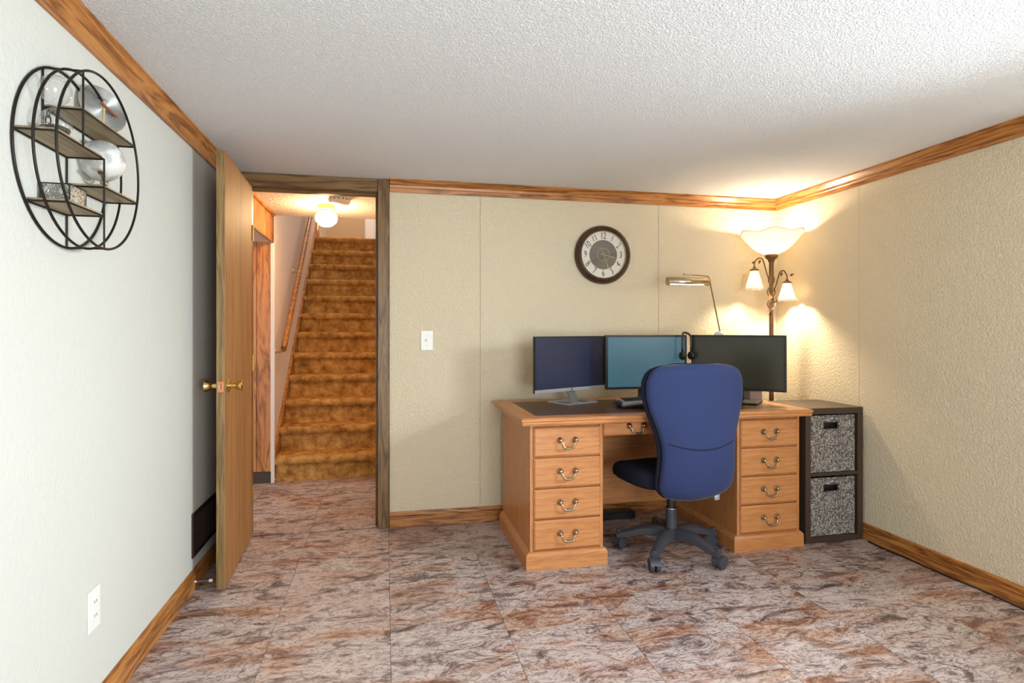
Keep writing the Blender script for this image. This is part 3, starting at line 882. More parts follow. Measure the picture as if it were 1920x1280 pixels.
# ================================================================= CUBE STORAGE + BINS
cab = thing('cube_storage_unit', (2.489, 3.03, 0), 'dark espresso two cube storage unit between desk and wall', 'storage unit')
x0, x1, y0, y1, hz = 2.300, 2.678, 2.845, 3.215, 0.758
t = 0.034
obj('side_panel', BX(x0, x0 + t, y0, y1, 0, hz - t, bevel=.001), M_espresso, cab)
obj('side_panel', BX(x1 - t, x1, y0, y1, 0, hz - t, bevel=.001), M_espresso, cab)
obj('top_panel', BX(x0, x1, y0, y1, hz - t, hz, bevel=.001), M_espresso, cab)
obj('bottom_panel', BX(x0 + t, x1 - t, y0, y1, 0.0, t, bevel=.001), M_espresso, cab)
obj('shelf', BX(x0 + t, x1 - t, y0 + .003, y1, .374, .374 + .018, bevel=.001), M_espresso, cab)
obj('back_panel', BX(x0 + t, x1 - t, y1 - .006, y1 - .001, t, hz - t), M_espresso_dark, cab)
def bin_(zb, zt, label):
    bt = thing('fabric_bin', (2.489, 3.02, zb), label, 'storage bin', group='woven fabric bins in the cube unit')
    bx0, bx1 = x0 + t + .006, x1 - t - .012
    by = y0 + .012
    hy = by - .0
    hx = (bx0 + bx1) / 2 - .012
    hz0, hz1 = zt - .075, zt - .042
    b = bmesh.new()
    # front with a cut-out handle
    box(b, bx0, hx - .045, by, by + .006, zb, zt); box(b, hx + .045, bx1, by, by + .006, zb, zt)
    box(b, hx - .045, hx + .045, by, by + .006, zb, hz0); box(b, hx - .045, hx + .045, by, by + .006, hz1, zt)
    bmesh.ops.remove_doubles(b, verts=b.verts, dist=1e-5)
    obj('bin_front', b, M_basket, bt)
    obj('bin_side', BX(bx0, bx0 + .005, by + .006, y1 - .03, zb, zt), M_basket, bt)
    obj('bin_side', BX(bx1 - .005, bx1, by + .006, y1 - .03, zb, zt), M_basket, bt)
    obj('bin_bottom', BX(bx0 + .005, bx1 - .005, by + .006, y1 - .03, zb, zb + .004), M_basket, bt)
    fb = bmesh.new()
    for a in ((hx - .048, hx - .042, hz0 - .003, hz1 + .003), (hx + .042, hx + .048, hz0 - .003, hz1 + .003), (hx - .048, hx + .048, hz0 - .003, hz0 + .002), (hx - .048, hx + .048, hz1 - .002, hz1 + .003)):
        box(fb, a[0], a[1], by - .001, by, a[2], a[3])
    obj('handle_binding', fb, M_blackplastic, bt)
    obj('bin_inner_sheet', BX(bx0 + .007, bx1 - .007, by + .03, by + .034, zb + .01, zt - .01), M_blackplastic, bt)  # one upright black sheet just behind the handle cut-out
bin_(.394, .715, 'grey woven fabric bin in the upper cube of the storage unit')
bin_(.036, .362, 'grey woven fabric bin in the lower cube of the storage unit')

# cable along the right baseboard
b = bmesh.new()
pts = []
for k in range(40):
    y = 2.80 - k * 0.075
    pts.append((XR - .030 - .006 * math.sin(k * .5) - .004 * math.sin(k * 1.3), y, .0045))
tag(obj('power_cable', tube(b, pts, .004, 6), M_cable, smooth=True), 'black cable lying on the floor along the right baseboard', 'cable')

# ================================================================= FLOOR LAMP
LX, LY = 2.489, 3.40
fl = thing('floor_lamp', (LX, LY, 0), 'bronze floor lamp with glass bowl and two tulip shades', 'floor lamp')
ML = T(LX, LY, 0)
obj('base', lathe(bmesh.new(), [(0, 0), (.125, 0), (.127, .012), (.10, .022), (.05, .032), (.025, .05), (.016, .07), (0, .07)], 32, ML), M_bronze, fl, autosmooth=40)
obj('pole', lathe(bmesh.new(), [(.0145, .06), (.0145, 1.66), (0, 1.66)], 16, ML), M_bronze, fl, autosmooth=40)
obj('cup', lathe(bmesh.new(), [(0, 1.645), (.018, 1.645), (.022, 1.66), (.036, 1.672), (.042, 1.684), (.040, 1.694), (0, 1.696)], 24, ML), M_bronze, fl, autosmooth=40)
# scalloped bowl
b = bmesh.new()
seg, prof = 64, [(.0, 1.694), (.045, 1.698), (.085, 1.716), (.125, 1.748), (.16, 1.79), (.185, 1.822), (.200, 1.838)]
rings = []
for q, (r, z) in enumerate(prof):
    if r == 0: rings.append([b.verts.new((LX, LY, z))]); continue
    row = []
    for k in range(seg):
        a = 2 * math.pi * k / seg
        sc = max(0, (q - 3) / 3.0)
        zz = z + sc * .010 * math.cos(6 * a); rr_ = r + sc * .006 * math.cos(6 * a)
        row.append(b.verts.new((LX + rr_ * math.cos(a), LY + rr_ * math.sin(a), zz)))
    rings.append(row)
for A, B in zip(rings, rings[1:]):
    for k in range(seg):
        if len(A) == 1: b.faces.new((A[0], B[k], B[(k + 1) % seg]))
        else: b.faces.new((A[k], A[(k + 1) % seg], B[(k + 1) % seg], B[k]))
bowl = obj('bowl_shade', b, M_shade, fl, smooth=True)
sm_ = bowl.modifiers.new('thick', 'SOLIDIFY'); sm_.thickness = .004
def point(name, loc, power, col, rad):
    l = bpy.data.lights.new(name, 'POINT'); l.energy = power; l.color = col; l.shadow_soft_size = rad
    o = bpy.data.objects.new(name, l); C.objects.link(o); o.location = loc
    return o
point('bowl_bulb', (LX, LY, 1.775), 8.5, (1.0, 0.84, 0.62), .03)
rt = Vector((math.cos(YAW), -math.sin(YAW), 0))
for off, ztop, zbot, start in ((-0.112, 1.592, 1.464, 1.52), (0.103, 1.510, 1.392, 1.44)):
    c = Vector((LX, LY, 0)) + rt * off
    prof = [(.022, ztop), (.026, ztop - .01), (.034, ztop - .04), (.046, ztop - .08), (.054, zbot + .012), (.064, zbot)]
    b = bmesh.new(); rings = []
    for q, (r, z) in enumerate(prof):
        row = []
        for k in range(40):
            a = 2 * math.pi * k / 40
            s_ = 1.0 if q == len(prof) - 1 else (0.4 if q == len(prof) - 2 else 0)
            row.append(b.verts.new((c.x + (r + .003 * s_ * math.cos(8 * a)) * math.cos(a), c.y + (r + .003 * s_ * math.cos(8 * a)) * math.sin(a), z + .003 * s_ * math.cos(8 * a + 1))))
        rings.append(row)
    for A, B in zip(rings, rings[1:]):
        for k in range(40): b.faces.new((A[k], A[(k + 1) % 40], B[(k + 1) % 40], B[k]))
    sh = obj('tulip_shade', b, M_shade, fl, smooth=True)
    m_ = sh.modifiers.new('thick', 'SOLIDIFY'); m_.thickness = .003
    obj('shade_cap', lathe(bmesh.new(), [(.0, ztop + .022), (.008, ztop + .022), (.012, ztop + .012), (.028, ztop + .004), (.028, ztop - .004), (0, ztop - .004)], 20, T(c.x, c.y, 0)), M_bronze, fl, autosmooth=40)
    s = 1 if off > 0 else -1
    P = lambda u, z: (LX + rt.x * u, LY + rt.y * u, z)
    o_ = abs(off)
    arm = [P(s * .012, start), P(s * .03, start + .05), P(s * .055, ztop + .065), P(s * .078, ztop + .08), P(s * (o_ - .012), ztop + .068), P(s * o_, ztop + .045), P(s * o_, ztop + .018)]
    # smooth the arm
    def cat(pts, n=6):
        out = []; pv = [Vector(p) for p in pts]
        for i in range(len(pv) - 1):
            p0, p1, p2, p3 = pv[max(i - 1, 0)], pv[i], pv[i + 1], pv[min(i + 2, len(pv) - 1)]
            for k in range(n):
                t_ = k / n
                out.append(.5 * ((2 * p1) + (-p0 + p2) * t_ + (2 * p0 - 5 * p1 + 4 * p2 - p3) * t_ ** 2 + (-p0 + 3 * p1 - 3 * p2 + p3) * t_ ** 3))
        out.append(pv[-1]); return out
    obj('vine_arm', tube(bmesh.new(), cat(arm), .0042, 8), M_bronze, fl, smooth=True)
    point('tulip_bulb', (c.x, c.y, zbot + .05), 15.0, (1.0, 0.82, 0.58), .018)
    for (u, z, a) in ((s * .072, ztop + .070, 200), (s * (o_ + .018), ztop + .045, 60)):
        lf = bmesh.new()
        prism(lf, [(0, 0), (.008, .010), (.007, .020), (0, .032), (-.006, .018), (-.007, .009)], 'y', -.001, .001)
        bmesh.ops.transform(lf, matrix=T(*P(u, z)) @ RZ(-12) @ RY(a), verts=lf.verts)
        obj('leaf', lf, M_bronze, fl)
for ph in (0, math.pi):
    pts = []
    for k in range(48):
        z = 1.30 + .25 * k / 47
        r = .0165 + .008 * math.sin(math.pi * k / 47)
        a = ph + 2 * math.pi * 1.5 * k / 47
        pts.append((LX + r * math.cos(a), LY + r * math.sin(a), z))
    obj('vine', tube(bmesh.new(), pts, .0032, 6), M_bronze, fl, smooth=True)
lf = bmesh.new()
prism(lf, [(0, 0), (.008, .010), (.007, .020), (0, .034), (-.006, .018), (-.007, .009)], 'y', -.001, .001)
bmesh.ops.transform(lf, matrix=T(LX + .025 * rt.x, LY + .025 * rt.y, 1.375) @ RZ(-12) @ RY(35), verts=lf.verts)
obj('leaf', lf, M_bronze, fl)

# ================================================================= DESK LAMP
dl = thing('desk_lamp', (2.05, 3.455, DH), 'brass pharmacy desk lamp with long cylinder head', 'desk lamp')
hx0, hx1, hy, hz_ = 1.695, 1.965, 3.30, 1.497
obj('base', lathe(bmesh.new(), [(0, 0), (.07, 0), (.07, .012), (.03, .02), (.012, .026), (0, .026)], 28, T(2.05, 3.455, DH)), M_nickel, dl, autosmooth=40)
obj('arm', tube(bmesh.new(), [(2.05, 3.455, DH + .02), (2.05, 3.455, .84), (2.16, 3.44, 1.06), (2.155, 3.435, 1.10), (1.985, 3.315, 1.525), (1.970, 3.308, 1.535), (1.90, 3.30, 1.540), (1.845, 3.30, 1.540)], .0045, 8), M_nickel, dl, autosmooth=60)
b = bmesh.new()
# half-open cylinder head: shell from -50deg over top to 230deg
n = 28
R_ = .026
sh_pts = [(R_ * math.cos(math.radians(-40 + 260 * k / n)), R_ * math.sin(math.radians(-40 + 260 * k / n))) for k in range(n + 1)]
rowA = [b.verts.new((hx0, hy + y, hz_ + z)) for y, z in sh_pts]; rowB = [b.verts.new((hx1, hy + y, hz_ + z)) for y, z in sh_pts]
for k in range(n): b.faces.new((rowA[k], rowA[k + 1], rowB[k + 1], rowB[k]))
hd = obj('head', b, M_nickel, dl, smooth=True)
s_ = hd.modifiers.new('thick', 'SOLIDIFY'); s_.thickness = .0015
for xx in (hx0, hx1):
    obj('end_cap', lathe(bmesh.new(), [(0, -.002), (R_, -.002), (R_, .002), (0, .002)], 28, T(xx, hy, hz_) @ RY(90)), M_nickel, dl, autosmooth=40)
M_tube = mat_emit('lit_lamp_tube', (1.0, 0.9, 0.74, 1), 14.0)
obj('light_tube', tube(bmesh.new(), [(hx0 + .02, hy, hz_ - .010), (hx1 - .03, hy, hz_ - .010)], .009, 10), M_tube, dl, smooth=True)
kb = bmesh.new()
tube(kb, [(1.845, hy, 1.540), (1.845, hy, 1.520)], .006, 8); tube(kb, [(1.845, hy, 1.540), (1.81, hy, 1.543)], .004, 8)
lathe(kb, [(0, 0), (.007, 0), (.007, .012), (0, .012)], 12, T(1.800, hy, 1.543) @ RY(90))
obj('swivel_knob', kb, M_nickel, dl, autosmooth=50)

# ================================================================= MONITORS
def monitor(cx, cy, th, wd, ht, zb, label, scr, chin, style, group=None):
    """local: screen faces -Y, origin on the desk top"""
    mo = thing('monitor', (cx, cy, DH), label, 'monitor', rotz=th, group=group)
    zb -= DH
    L = lambda n, bm, m, p=mo, **k: obj(n, bm, m, p, world=False, **k)
    bz = .008 if style == 'silver' else .014
    pn = L('panel', BX(-wd / 2, wd / 2, 0, .018, zb, zb + ht, bevel=.003), M_bezel)
    fb = bmesh.new()
    lo = chin if chin else bz
    box(fb, -wd / 2, wd / 2, -.006, 0, zb + ht - bz, zb + ht); box(fb, -wd / 2, -wd / 2 + bz, -.006, 0, zb + lo, zb + ht - bz)
    box(fb, wd / 2 - bz, wd / 2, -.006, 0, zb + lo, zb + ht - bz)
    if not chin: box(fb, -wd / 2, wd / 2, -.006, 0, zb, zb + lo)
    L('bezel', fb, M_bezel)
    L('screen', BX(-wd / 2 + bz, wd / 2 - bz, -.003, 0, zb + lo, zb + ht - bz), scr)
    L('rear_housing', BX(-wd * .3, wd * .3, .018, .042, zb + .05, zb + ht - .06, bevel=.01), M_bezel)
    if chin:
        cn = L('chin', BX(-wd / 2, wd / 2, -.007, 0, zb, zb + chin, bevel=.001), M_silver)
        lg = L('logo', lathe(bmesh.new(), [(0, 0), (.0075, 0), (.0075, .0008), (0, .0008)], 24, T(0, -.007, zb + chin / 2) @ RX(90)), M_ink, cn)
        tb = text_mesh('hp', .011, .0003); bmesh.ops.transform(tb, matrix=T(0, -.0082, zb + chin / 2) @ RX(90), verts=tb.verts)
        L('lettering', tb, M_silver, cn)
        nb = bmesh.new()
        prism(nb, [(-.0, 0.002), (.022, 0.002), (.060, zb + .09), (.040, zb + .09)], 'x', -.03, .03)
        # slanted neck: foot forward, head at the panel
        for v in nb.verts: v.co.y = .040 - (zb + .09 - v.co.z) * .42 + (v.co.y - .02) * .4
        L('neck', nb, M_steelgrey)
        bb = bmesh.new()
        for a in ((-.12, .12, -.10, -.085), (-.12, .12, .065, .08), (-.12, -.105, -.085, .065), (.105, .12, -.085, .065)):
            box(bb, a[0], a[1], a[2], a[3], 0, .008)
        box(bb, -.035, .035, -.085, .065, 0, .006)
        L('base', bb, M_silver)
    else:
        L('neck', BX(-.03, .03, .042, .062, .008, zb + .14, bevel=.004), M_blackplastic)
        L('base', BX(-.13, .13, -.10, .10, 0, .010, bevel=.004), M_blackplastic)
        if style == 'dot':
            L('sensor', lathe(bmesh.new(), [(0, 0), (.008, 0), (.006, -.008), (0, -.009)], 12, T(0, .006, zb)), M_blackplastic)
    return mo
monitor(1.093, 3.354, math.radians(25.5), .572, .328, .833, 'silver chinned monitor angled at the left end of the desk', M_scr1, .020, 'silver')
monitor(1.572, 3.335, 0, .535, .330, .838, 'black monitor with a glowing teal screen in the middle', M_scr2, 0, 'dot')
monitor(2.070, 3.148, math.radians(-45.4), .545, .330, .838, 'black monitor with a dark olive screen angled beside the lamp', M_scr3, 0, 'plain')

# unidentified silver dome at the top of the dark monitor
wc = thing('domed_device', (2.00, 3.232, 1.168), 'small silver dome showing above the top edge of the dark monitor', 'device')
obj('dome', lathe(bmesh.new(), [(0, .022), (.016, .018), (.026, .008), (.028, 0), (0, 0)], 20, T(2.00, 3.232, 1.168)), M_silver, wc, autosmooth=40)
obj('clip', BX(1.985, 2.015, 3.236, 3.262, 1.150, 1.170), M_blackplastic, wc)

# headset hung on the corner of the middle monitor
hp = thing('headset', (1.80, 3.30, 1.03), 'black headset hung over the middle monitor corner', 'headset')
hb = bmesh.new()
a_ = Vector((0.036, 0.012, 0))
pc = Vector((1.822, 3.298, 1.125))
pts = []
for k in range(25):
    t_ = math.pi * k / 24
    pts.append(pc + a_ * -math.cos(t_) + Vector((0, .036 * math.sin(t_) ** 4, .058 * math.sin(t_) ** .6)))
pts = [pts[0] + Vector((0, 0, -.065)), pts[0] + Vector((0, 0, -.03))] + pts + [pts[-1] + Vector((0, 0, -.03)), pts[-1] + Vector((0, 0, -.065))]
obj('headband', tube(hb, pts, .0065, 8), M_blackplastic, hp, smooth=True)
for sgn in (-1, 1):
    p = pc + a_ * sgn + Vector((0, 0, -.085))
    ec = bmesh.new()
    lathe(ec, [(0, -.012), (.018, -.011), (.025, -.006), (.026, .005), (.020, .011), (0, .012)], 22, T(p.x, p.y, p.z) @ RZ(18) @ RY(90))
    obj('ear_cup', ec, M_blackplastic, hp, autosmooth=50)

# keyboard
kb_ = thing('ergonomic_keyboard', (1.50, 3.07, DH), 'black and grey curved ergonomic keyboard on the desk', 'keyboard')
KM = M_blackplastic
b = bmesh.new()
n = 24
topc, botc = [], []
rows = []
for i in range(n + 1):
    u = -1 + 2 * i / n
    x = 1.50 + .225 * u
    yb_ = 3.17 - .02 * u * u; yf_ = 2.985 + .035 * u * u
    zt_ = DH + .040 - .014 * u * u
    rows.append([(x, yf_, DH + .012), (x, yf_, zt_ + .0), (x, (yf_ + yb_) / 2, zt_ + .006), (x, yb_, zt_ - .008), (x, yb_, DH + .012)])
V = [[b.verts.new(p) for p in r] for r in rows]
for i in range(n):
    for j in range(5):
        b.faces.new((V[i][j], V[i][(j + 1) % 5], V[i + 1][(j + 1) % 5], V[i + 1][j]))
b.faces.new(V[0]); b.faces.new(V[-1][::-1])
body = obj('keyboard_body', b, KM, kb_, autosmooth=40)
for sx in (-1, 1):
    for yy in (3.03, 3.14):
        obj('foot', BX(1.50 + sx * .19 - .01, 1.50 + sx * .19 + .01, yy - .008, yy + .008, DH, DH + .014), KM, kb_)
M_key = mat_plain('grey_key', rgb(150, 148, 150), 0.5)
M_key2 = mat_plain('black_key', rgb(44, 42, 44), 0.5)
kme = bpy.data.meshes.new('key')
kbm = BX(-.0078, .0078, -.0078, .0078, 0, .007, bevel=.002); finish(kbm); kbm.to_mesh(kme); kbm.free(); kme.materials.append(M_key2)
kme2 = kme.copy(); kme2.materials.clear(); kme2.materials.append(M_key)
for r in range(5):
    for c_ in range(20):
        u = -1 + 2 * (c_ + .5) / 20
        u *= .92
        y = 3.155 - r * .0195 - .02 * u * u
        z = DH + .045 - .014 * u * u - abs(r - 2) * .0022
        ko = bpy.data.objects.new('key', kme2 if (c_ < 1 or c_ > 16) else kme); C.objects.link(ko); ko.parent = kb_
        ko.location = Vector((1.50 + .225 * u, y, z)) - root_loc(kb_)
        ko.rotation_euler = (0, math.radians(7 * u), 0)
obj('wrist_rest', tube(bmesh.new(), [(1.50 + .215 * (-1 + k / 10), 2.995 + .035 * (-1 + k / 10) ** 2, DH + .034 - .012 * (-1 + k / 10) ** 2) for k in range(21)], .014, 10), M_key, kb_, smooth=True)

# small box with an unidentified dark rounded object behind the right monitor
bxo = thing('small_box', (2.225, 3.215, DH), 'small pinkish grey box behind the dark monitor', 'box')
obj('box_body', BX(2.18, 2.265, 3.18, 3.25, DH, DH + .058, bevel=.002), mat_plain('pinkish_grey_card', rgb(150, 132, 124), .7), bxo)
obj('box_lid', BX(2.178, 2.267, 3.178, 3.252, DH + .058, DH + .068, bevel=.002), mat_plain('grey_card_lid', rgb(118, 104, 98), .7), bxo)
pch = bmesh.new(); bmesh.ops.create_uvsphere(pch, u_segments=18, v_segments=10, radius=1)
for v in pch.verts: v.co = Vector((2.222 + v.co.x * .036, 3.215 + v.co.y * .028, DH + .068 + .014 + v.co.z * .014))
tag(obj('rounded_object', pch, mat_plain('dark_brown_surface', rgb(70, 44, 30), .5), smooth=True), 'dark brown rounded object on the small pinkish grey box', 'object')

# unidentified low black object under the desk, shaped with sockets
ps = thing('low_black_device', (1.38, 3.50, 0), 'low black object on the floor under the desk', 'device')
obj('device_body', BX(1.20, 1.56, 3.465, 3.535, 0, .045, bevel=.006), M_blackplastic, ps)
for k in range(6):
    obj('socket', lathe(bmesh.new(), [(0, 0), (.016, 0), (.016, .003), (0, .003)], 14, T(1.235 + k * .055, 3.50, .045)), M_darkgrey, ps)

# ================================================================= OFFICE CHAIR
ch = thing('office_chair', (1.505, 2.890, 0), 'navy blue fabric office chair on five casters', 'chair', rotz=math.radians(7))
LC = lambda n, bm, m, p=None, **k: obj(n, bm, m, p or ch, world=False, **k)
rz0 = math.radians(7)
# base star
hub = LC('hub', lathe(bmesh.new(), [(0, .075), (.05, .075), (.052, .10), (.045, .125), (.034, .135), (0, .135)], 24), M_darkgrey, autosmooth=40)
for k in range(5):
    a = math.radians(225 + 72 * k) - rz0
    b = bmesh.new()
    # tapered arched leg
    R0 = Matrix.Rotation(a, 4, 'Z')
    sec = []
    n = 10
    for i in range(n + 1):
        u = i / n
        r = .03 + .258 * u
        zc = .112 + .012 * math.sin(math.pi * min(1, u * 1.3)) - .035 * u * u
        wv = .036 - .016 * u; hv = .026 - .010 * u
        sec.append([Vector((r, wv * s, zc + h)) for s, h in ((-1, -hv), (1, -hv), (1, hv * .5), (.45, hv), (-.45, hv), (-1, hv * .5))])
    vs_ = [[b.verts.new(R0 @ p) for p in s] for s in sec]
    for i in range(n):
        for j in range(6): b.faces.new((vs_[i][j], vs_[i][(j + 1) % 6], vs_[i + 1][(j + 1) % 6], vs_[i + 1][j]))
    b.faces.new(vs_[0]); b.faces.new(vs_[-1][::-1])
    lg = LC('base_leg', b, M_darkgrey, autosmooth=50)
    end = R0 @ Vector((.280, 0, 0))
    cb = bmesh.new()
    ca = a + math.radians(35 + 50 * k)
    MCst = T(end.x, end.y, 0) @ Matrix.Rotation(ca, 4, 'Z')
    lathe(cb, [(0, .05), (.010, .05), (.010, .092), (.014, .094), (.014, .103), (0, .105)], 12, T(end.x, end.y, 0))
    cst = LC('caster', cb, M_darkgrey, autosmooth=40)
    for s in (-1, 1):
        LC('wheel', lathe(bmesh.new(), [(0, -.010), (.029, -.010), (.032, -.005), (.032, .005), (.029, .010), (0, .010)], 20, MCst @ T(.012, s * .015, .032) @ RX(90)), M_darkgrey, cst, autosmooth=40)
    hb_ = bmesh.new()
    pp = [(.012 + .036 * math.cos(math.radians(x_)), .032 + .036 * math.sin(math.radians(x_))) for x_ in range(15, 190, 15)]
    prism(hb_, pp + [(.012 - .012, .032), (.012 + .012, .032)], 'y', -.0265, .0265)
    bmesh.ops.transform(hb_, matrix=MCst, verts=hb_.verts)
    LC('caster_hood', hb_, M_darkgrey, cst)
LC('gas_lift_sleeve', lathe(bmesh.new(), [(0, .12), (.030, .12), (.029, .243), (0, .243)], 20), M_darkgrey, autosmooth=40)
LC('collar_ring', lathe(bmesh.new(), [(.0285, .241), (.0305, .241), (.0305, .246), (.0285, .246)], 20), M_steel)
LC('gas_lift', lathe(bmesh.new(), [(0, .24), (.023, .24), (.023, .37), (0, .37)], 20), M_blackplastic, autosmooth=40)
LC('tilt_mechanism', BX(-.075, .075, -.14, .10, .345, .395, bevel=.012), M_blackplastic)
lv = bmesh.new()
tube(lv, [(.06, -.06, .36), (.16, -.09, .345), (.195, -.115, .325)], .006, 8)
box(lv, .178, .212, -.135, -.112, .298, .334, bevel=.008, seg=2)
LC('height_lever', lv, M_silver, autosmooth=50)
def loft(sections):
    bm = bmesh.new()
    V = [[bm.verts.new(p) for p in s] for s in sections]
    n = len(V[0])
    for A, B in zip(V, V[1:]):
        for k in range(n): bm.faces.new((A[k], A[(k + 1) % n], B[(k + 1) % n], B[k]))
    bm.faces.new(V[0][::-1]); bm.faces.new(V[-1])
    return bm
def sup(a, e): 
    c, s = math.cos(a), math.sin(a)
    return math.copysign(abs(c) ** e, c), math.copysign(abs(s) ** e, s)
# seat: horizontal superellipse layers
secs = []
for (sc, z) in ((.80, .375), (.93, .385), (.985, .405), (1.0, .43), (.99, .452), (.95, .468), (.86, .476), (.5, .480)):
    row = []
    for k in range(40):
        x, y = sup(2 * math.pi * k / 40, .55)
        yy = .065 + y * .235 * sc
        zz = z - (.035 * max(0, (yy - .12) / .165) ** 2 if z > .4 else 0)
        row.append(Vector((x * .25 * sc, yy, zz)))
    secs.append(row)
LC('seat', loft(secs), M_navyshade, smooth=True)
# backrest: vertical stack of sections
def halfw(z):
    pts = [(.345, .120), (.36, .165), (.39, .200), (.43, .217), (.50, .217), (.57, .211), (.64, .215), (.72, .238), (.80, .270), (.88, .287), (.94, .285), (.98, .270), (1.005, .244), (1.022, .20), (1.03, .12)]
    for (a, b_), (c, d_) in zip(pts, pts[1:]):
        if a <= z <= c:
            u = (z - a) / (c - a); return b_ + (d_ - b_) * u
    return pts[-1][1]
def yc(z): 
    u = (z - .345) / .685
    return -.222 - .050 * u - .028 * math.cos((u - .28) * math.pi * 1.6) + .012
def back_layer(dy0, dy1, shrink, bulge):
    secs = []
    zs = [.345 + shrink * .6, .352 + shrink * .6, .362 + shrink * .5, .378, .40, .43, .47, .51, .55, .59, .63, .67, .71, .75, .79, .83, .87, .91, .94, .965, .985, 1.003 - shrink * .3, 1.015 - shrink * .6, 1.024 - shrink * .8, 1.029 - shrink]
    for z in zs:
        hw = halfw(min(max(z, .345), 1.03)) - shrink
        row = []
        for k in range(44):
            x, y = sup(2 * math.pi * k / 44, .5)
            u = x
            ym = (dy0 + dy1) / 2 + (dy1 - dy0) / 2 * y
            curve = .032 * u * u            # wraps forward at the sides
            pad = bulge * (1 - u * u) * (1 if y < 0 else 0)
            end = min(1, min(z - .33, 1.045 - z) / .05)
            row.append(Vector((hw * x, yc(z) + curve + (ym - pad) * max(.25, end), z)))
        secs.append(row)
    return loft(secs)
bk = LC('backrest_cover', back_layer(-.038, .004, 0.0, .012), M_navy, smooth=True)
LC('backrest_cushion', back_layer(.006, .040, -.004, 0), M_navyshade, smooth=True)
pts = []
for k in range(25):
    u = -1 + 2 * k / 24
    z = .640 - .028 * (1 - u * u) + .012 * u * u
    pts.append(Vector((halfw(z) * u * .985, yc(z) + .032 * u * u - .038 - .0115 * (1 - u * u) + (.03 if abs(u) > .99 else 0) + .012 * abs(u) ** 8, z)))
LC('seam', tube(bmesh.new(), pts, .0034, 6), M_seam, bk, smooth=True)
LC('back_bracket', BX(-.035, .035, -.20, -.10, .35, .39, bevel=.008), M_blackplastic)

# ================================================================= ROUND WALL SHELF + DECOR
YC, ZC, RR = 1.847, 1.667, 0.239
XA, XBm, XC = XL + .009, XL + .052, XL + .101
ws = thing('round_wall_shelf', (XL + .005, YC, ZC - RR), 'black iron round wall shelf with three hoops and four boards', 'wall shelf')
for xx in (XA, XBm, XC):
    b = bmesh.new()
    tube(b, [(xx, YC + RR * math.cos(2 * math.pi * k / 72), ZC + RR * math.sin(2 * math.pi * k / 72)) for k in range(72)], .0036, 8, closed=True)
    obj('hoop', b, M_blackmetal, ws, smooth=True)
def bar(p, q, name='bar', r=.0028): return obj(name, tube(bmesh.new(), [p, q], r, 8), M_blackmetal, ws, smooth=False)
V1, V2 = 1.736, 1.853
ring_z = lambda y, s: ZC + s * math.sqrt(max(0, RR ** 2 - (y - YC) ** 2))
for xx in (XA, XC):
    bar((xx, V1, ring_z(V1, 1)), (xx, V1, 1.68)); bar((xx, V2, 1.68), (xx, V2, ring_z(V2, -1)))
bar((XA, V1, ring_z(V1, 1)), (XC, V1, ring_z(V1, 1))); bar((XA, V2, ring_z(V2, -1)), (XC, V2, ring_z(V2, -1)))
def ring_y(z, s): return YC + s * math.sqrt(RR ** 2 - (z - ZC) ** 2)
for z, y0, y1 in ((1.777, V1, ring_y(1.777, 1)), (1.680, ring_y(1.68, -1), V2), (1.601, V2, ring_y(1.601, 1)), (1.519, ring_y(1.519, -1), V2)):
    sb = obj('shelf_board', BX(XA + .002, XC - .002, y0 + .004, y1 - .004, z + .001, z + .009, bevel=.001), M_shelfwood, ws)
    fr = bmesh.new()
    for p, q in (((XA, y0, z), (XA, y1, z)), ((XC, y0, z), (XC, y1, z)), ((XA, y0, z), (XC, y0, z)), ((XA, y1, z), (XC, y1, z))): tube(fr, [p, q], .0028, 6)
    obj('shelf_frame', fr, M_blackmetal, sb)
# hanging chain links by the upper board
cl = thing('hanging_chain', (XA + .004, V1 + .004, 1.70), 'short dark chain hanging under the top shelf board', 'chain')
for k in range(4):
    b = bmesh.new()
    zc = 1.765 - k * .019
    pts = []
    for q in range(16):
        a = 2 * math.pi * q / 16
        l, s = .0125 * math.sin(a), .006 * math.cos(a)
        pts.append((XA + .008 + (s if k % 2 else 0), V1 + .008 + (0 if k % 2 else s), zc + l))
    obj('link', tube(b, pts, .0016, 6, closed=True), M_blackmetal, cl, smooth=True)
# hourglass
hgx, hgy, hgz = XL + .052, 1.705, 1.690
hg = thing('hourglass', (hgx, hgy, hgz), 'clear glass hourglass with dark sand on the upper left board', 'hourglass')
pf = [(.0, .001), (.022, .002), (.030, .012), (.036, .030), (.035, .045), (.026, .062), (.012, .073), (.004, .0785), (.012, .084), (.026, .095), (.035, .112), (.036, .127), (.030, .145), (.018, .155), (0, .158)]
obj('glass_bulbs', lathe(bmesh.new(), pf, 28, T(hgx, hgy, hgz)), M_glass, hg, smooth=True)
obj('sand', lathe(bmesh.new(), [(0, .003), (.021, .004), (.028, .012), (.0325, .024), (.018, .030), (0, .036)], 24, T(hgx, hgy, hgz)), M_sand, hg, smooth=True)
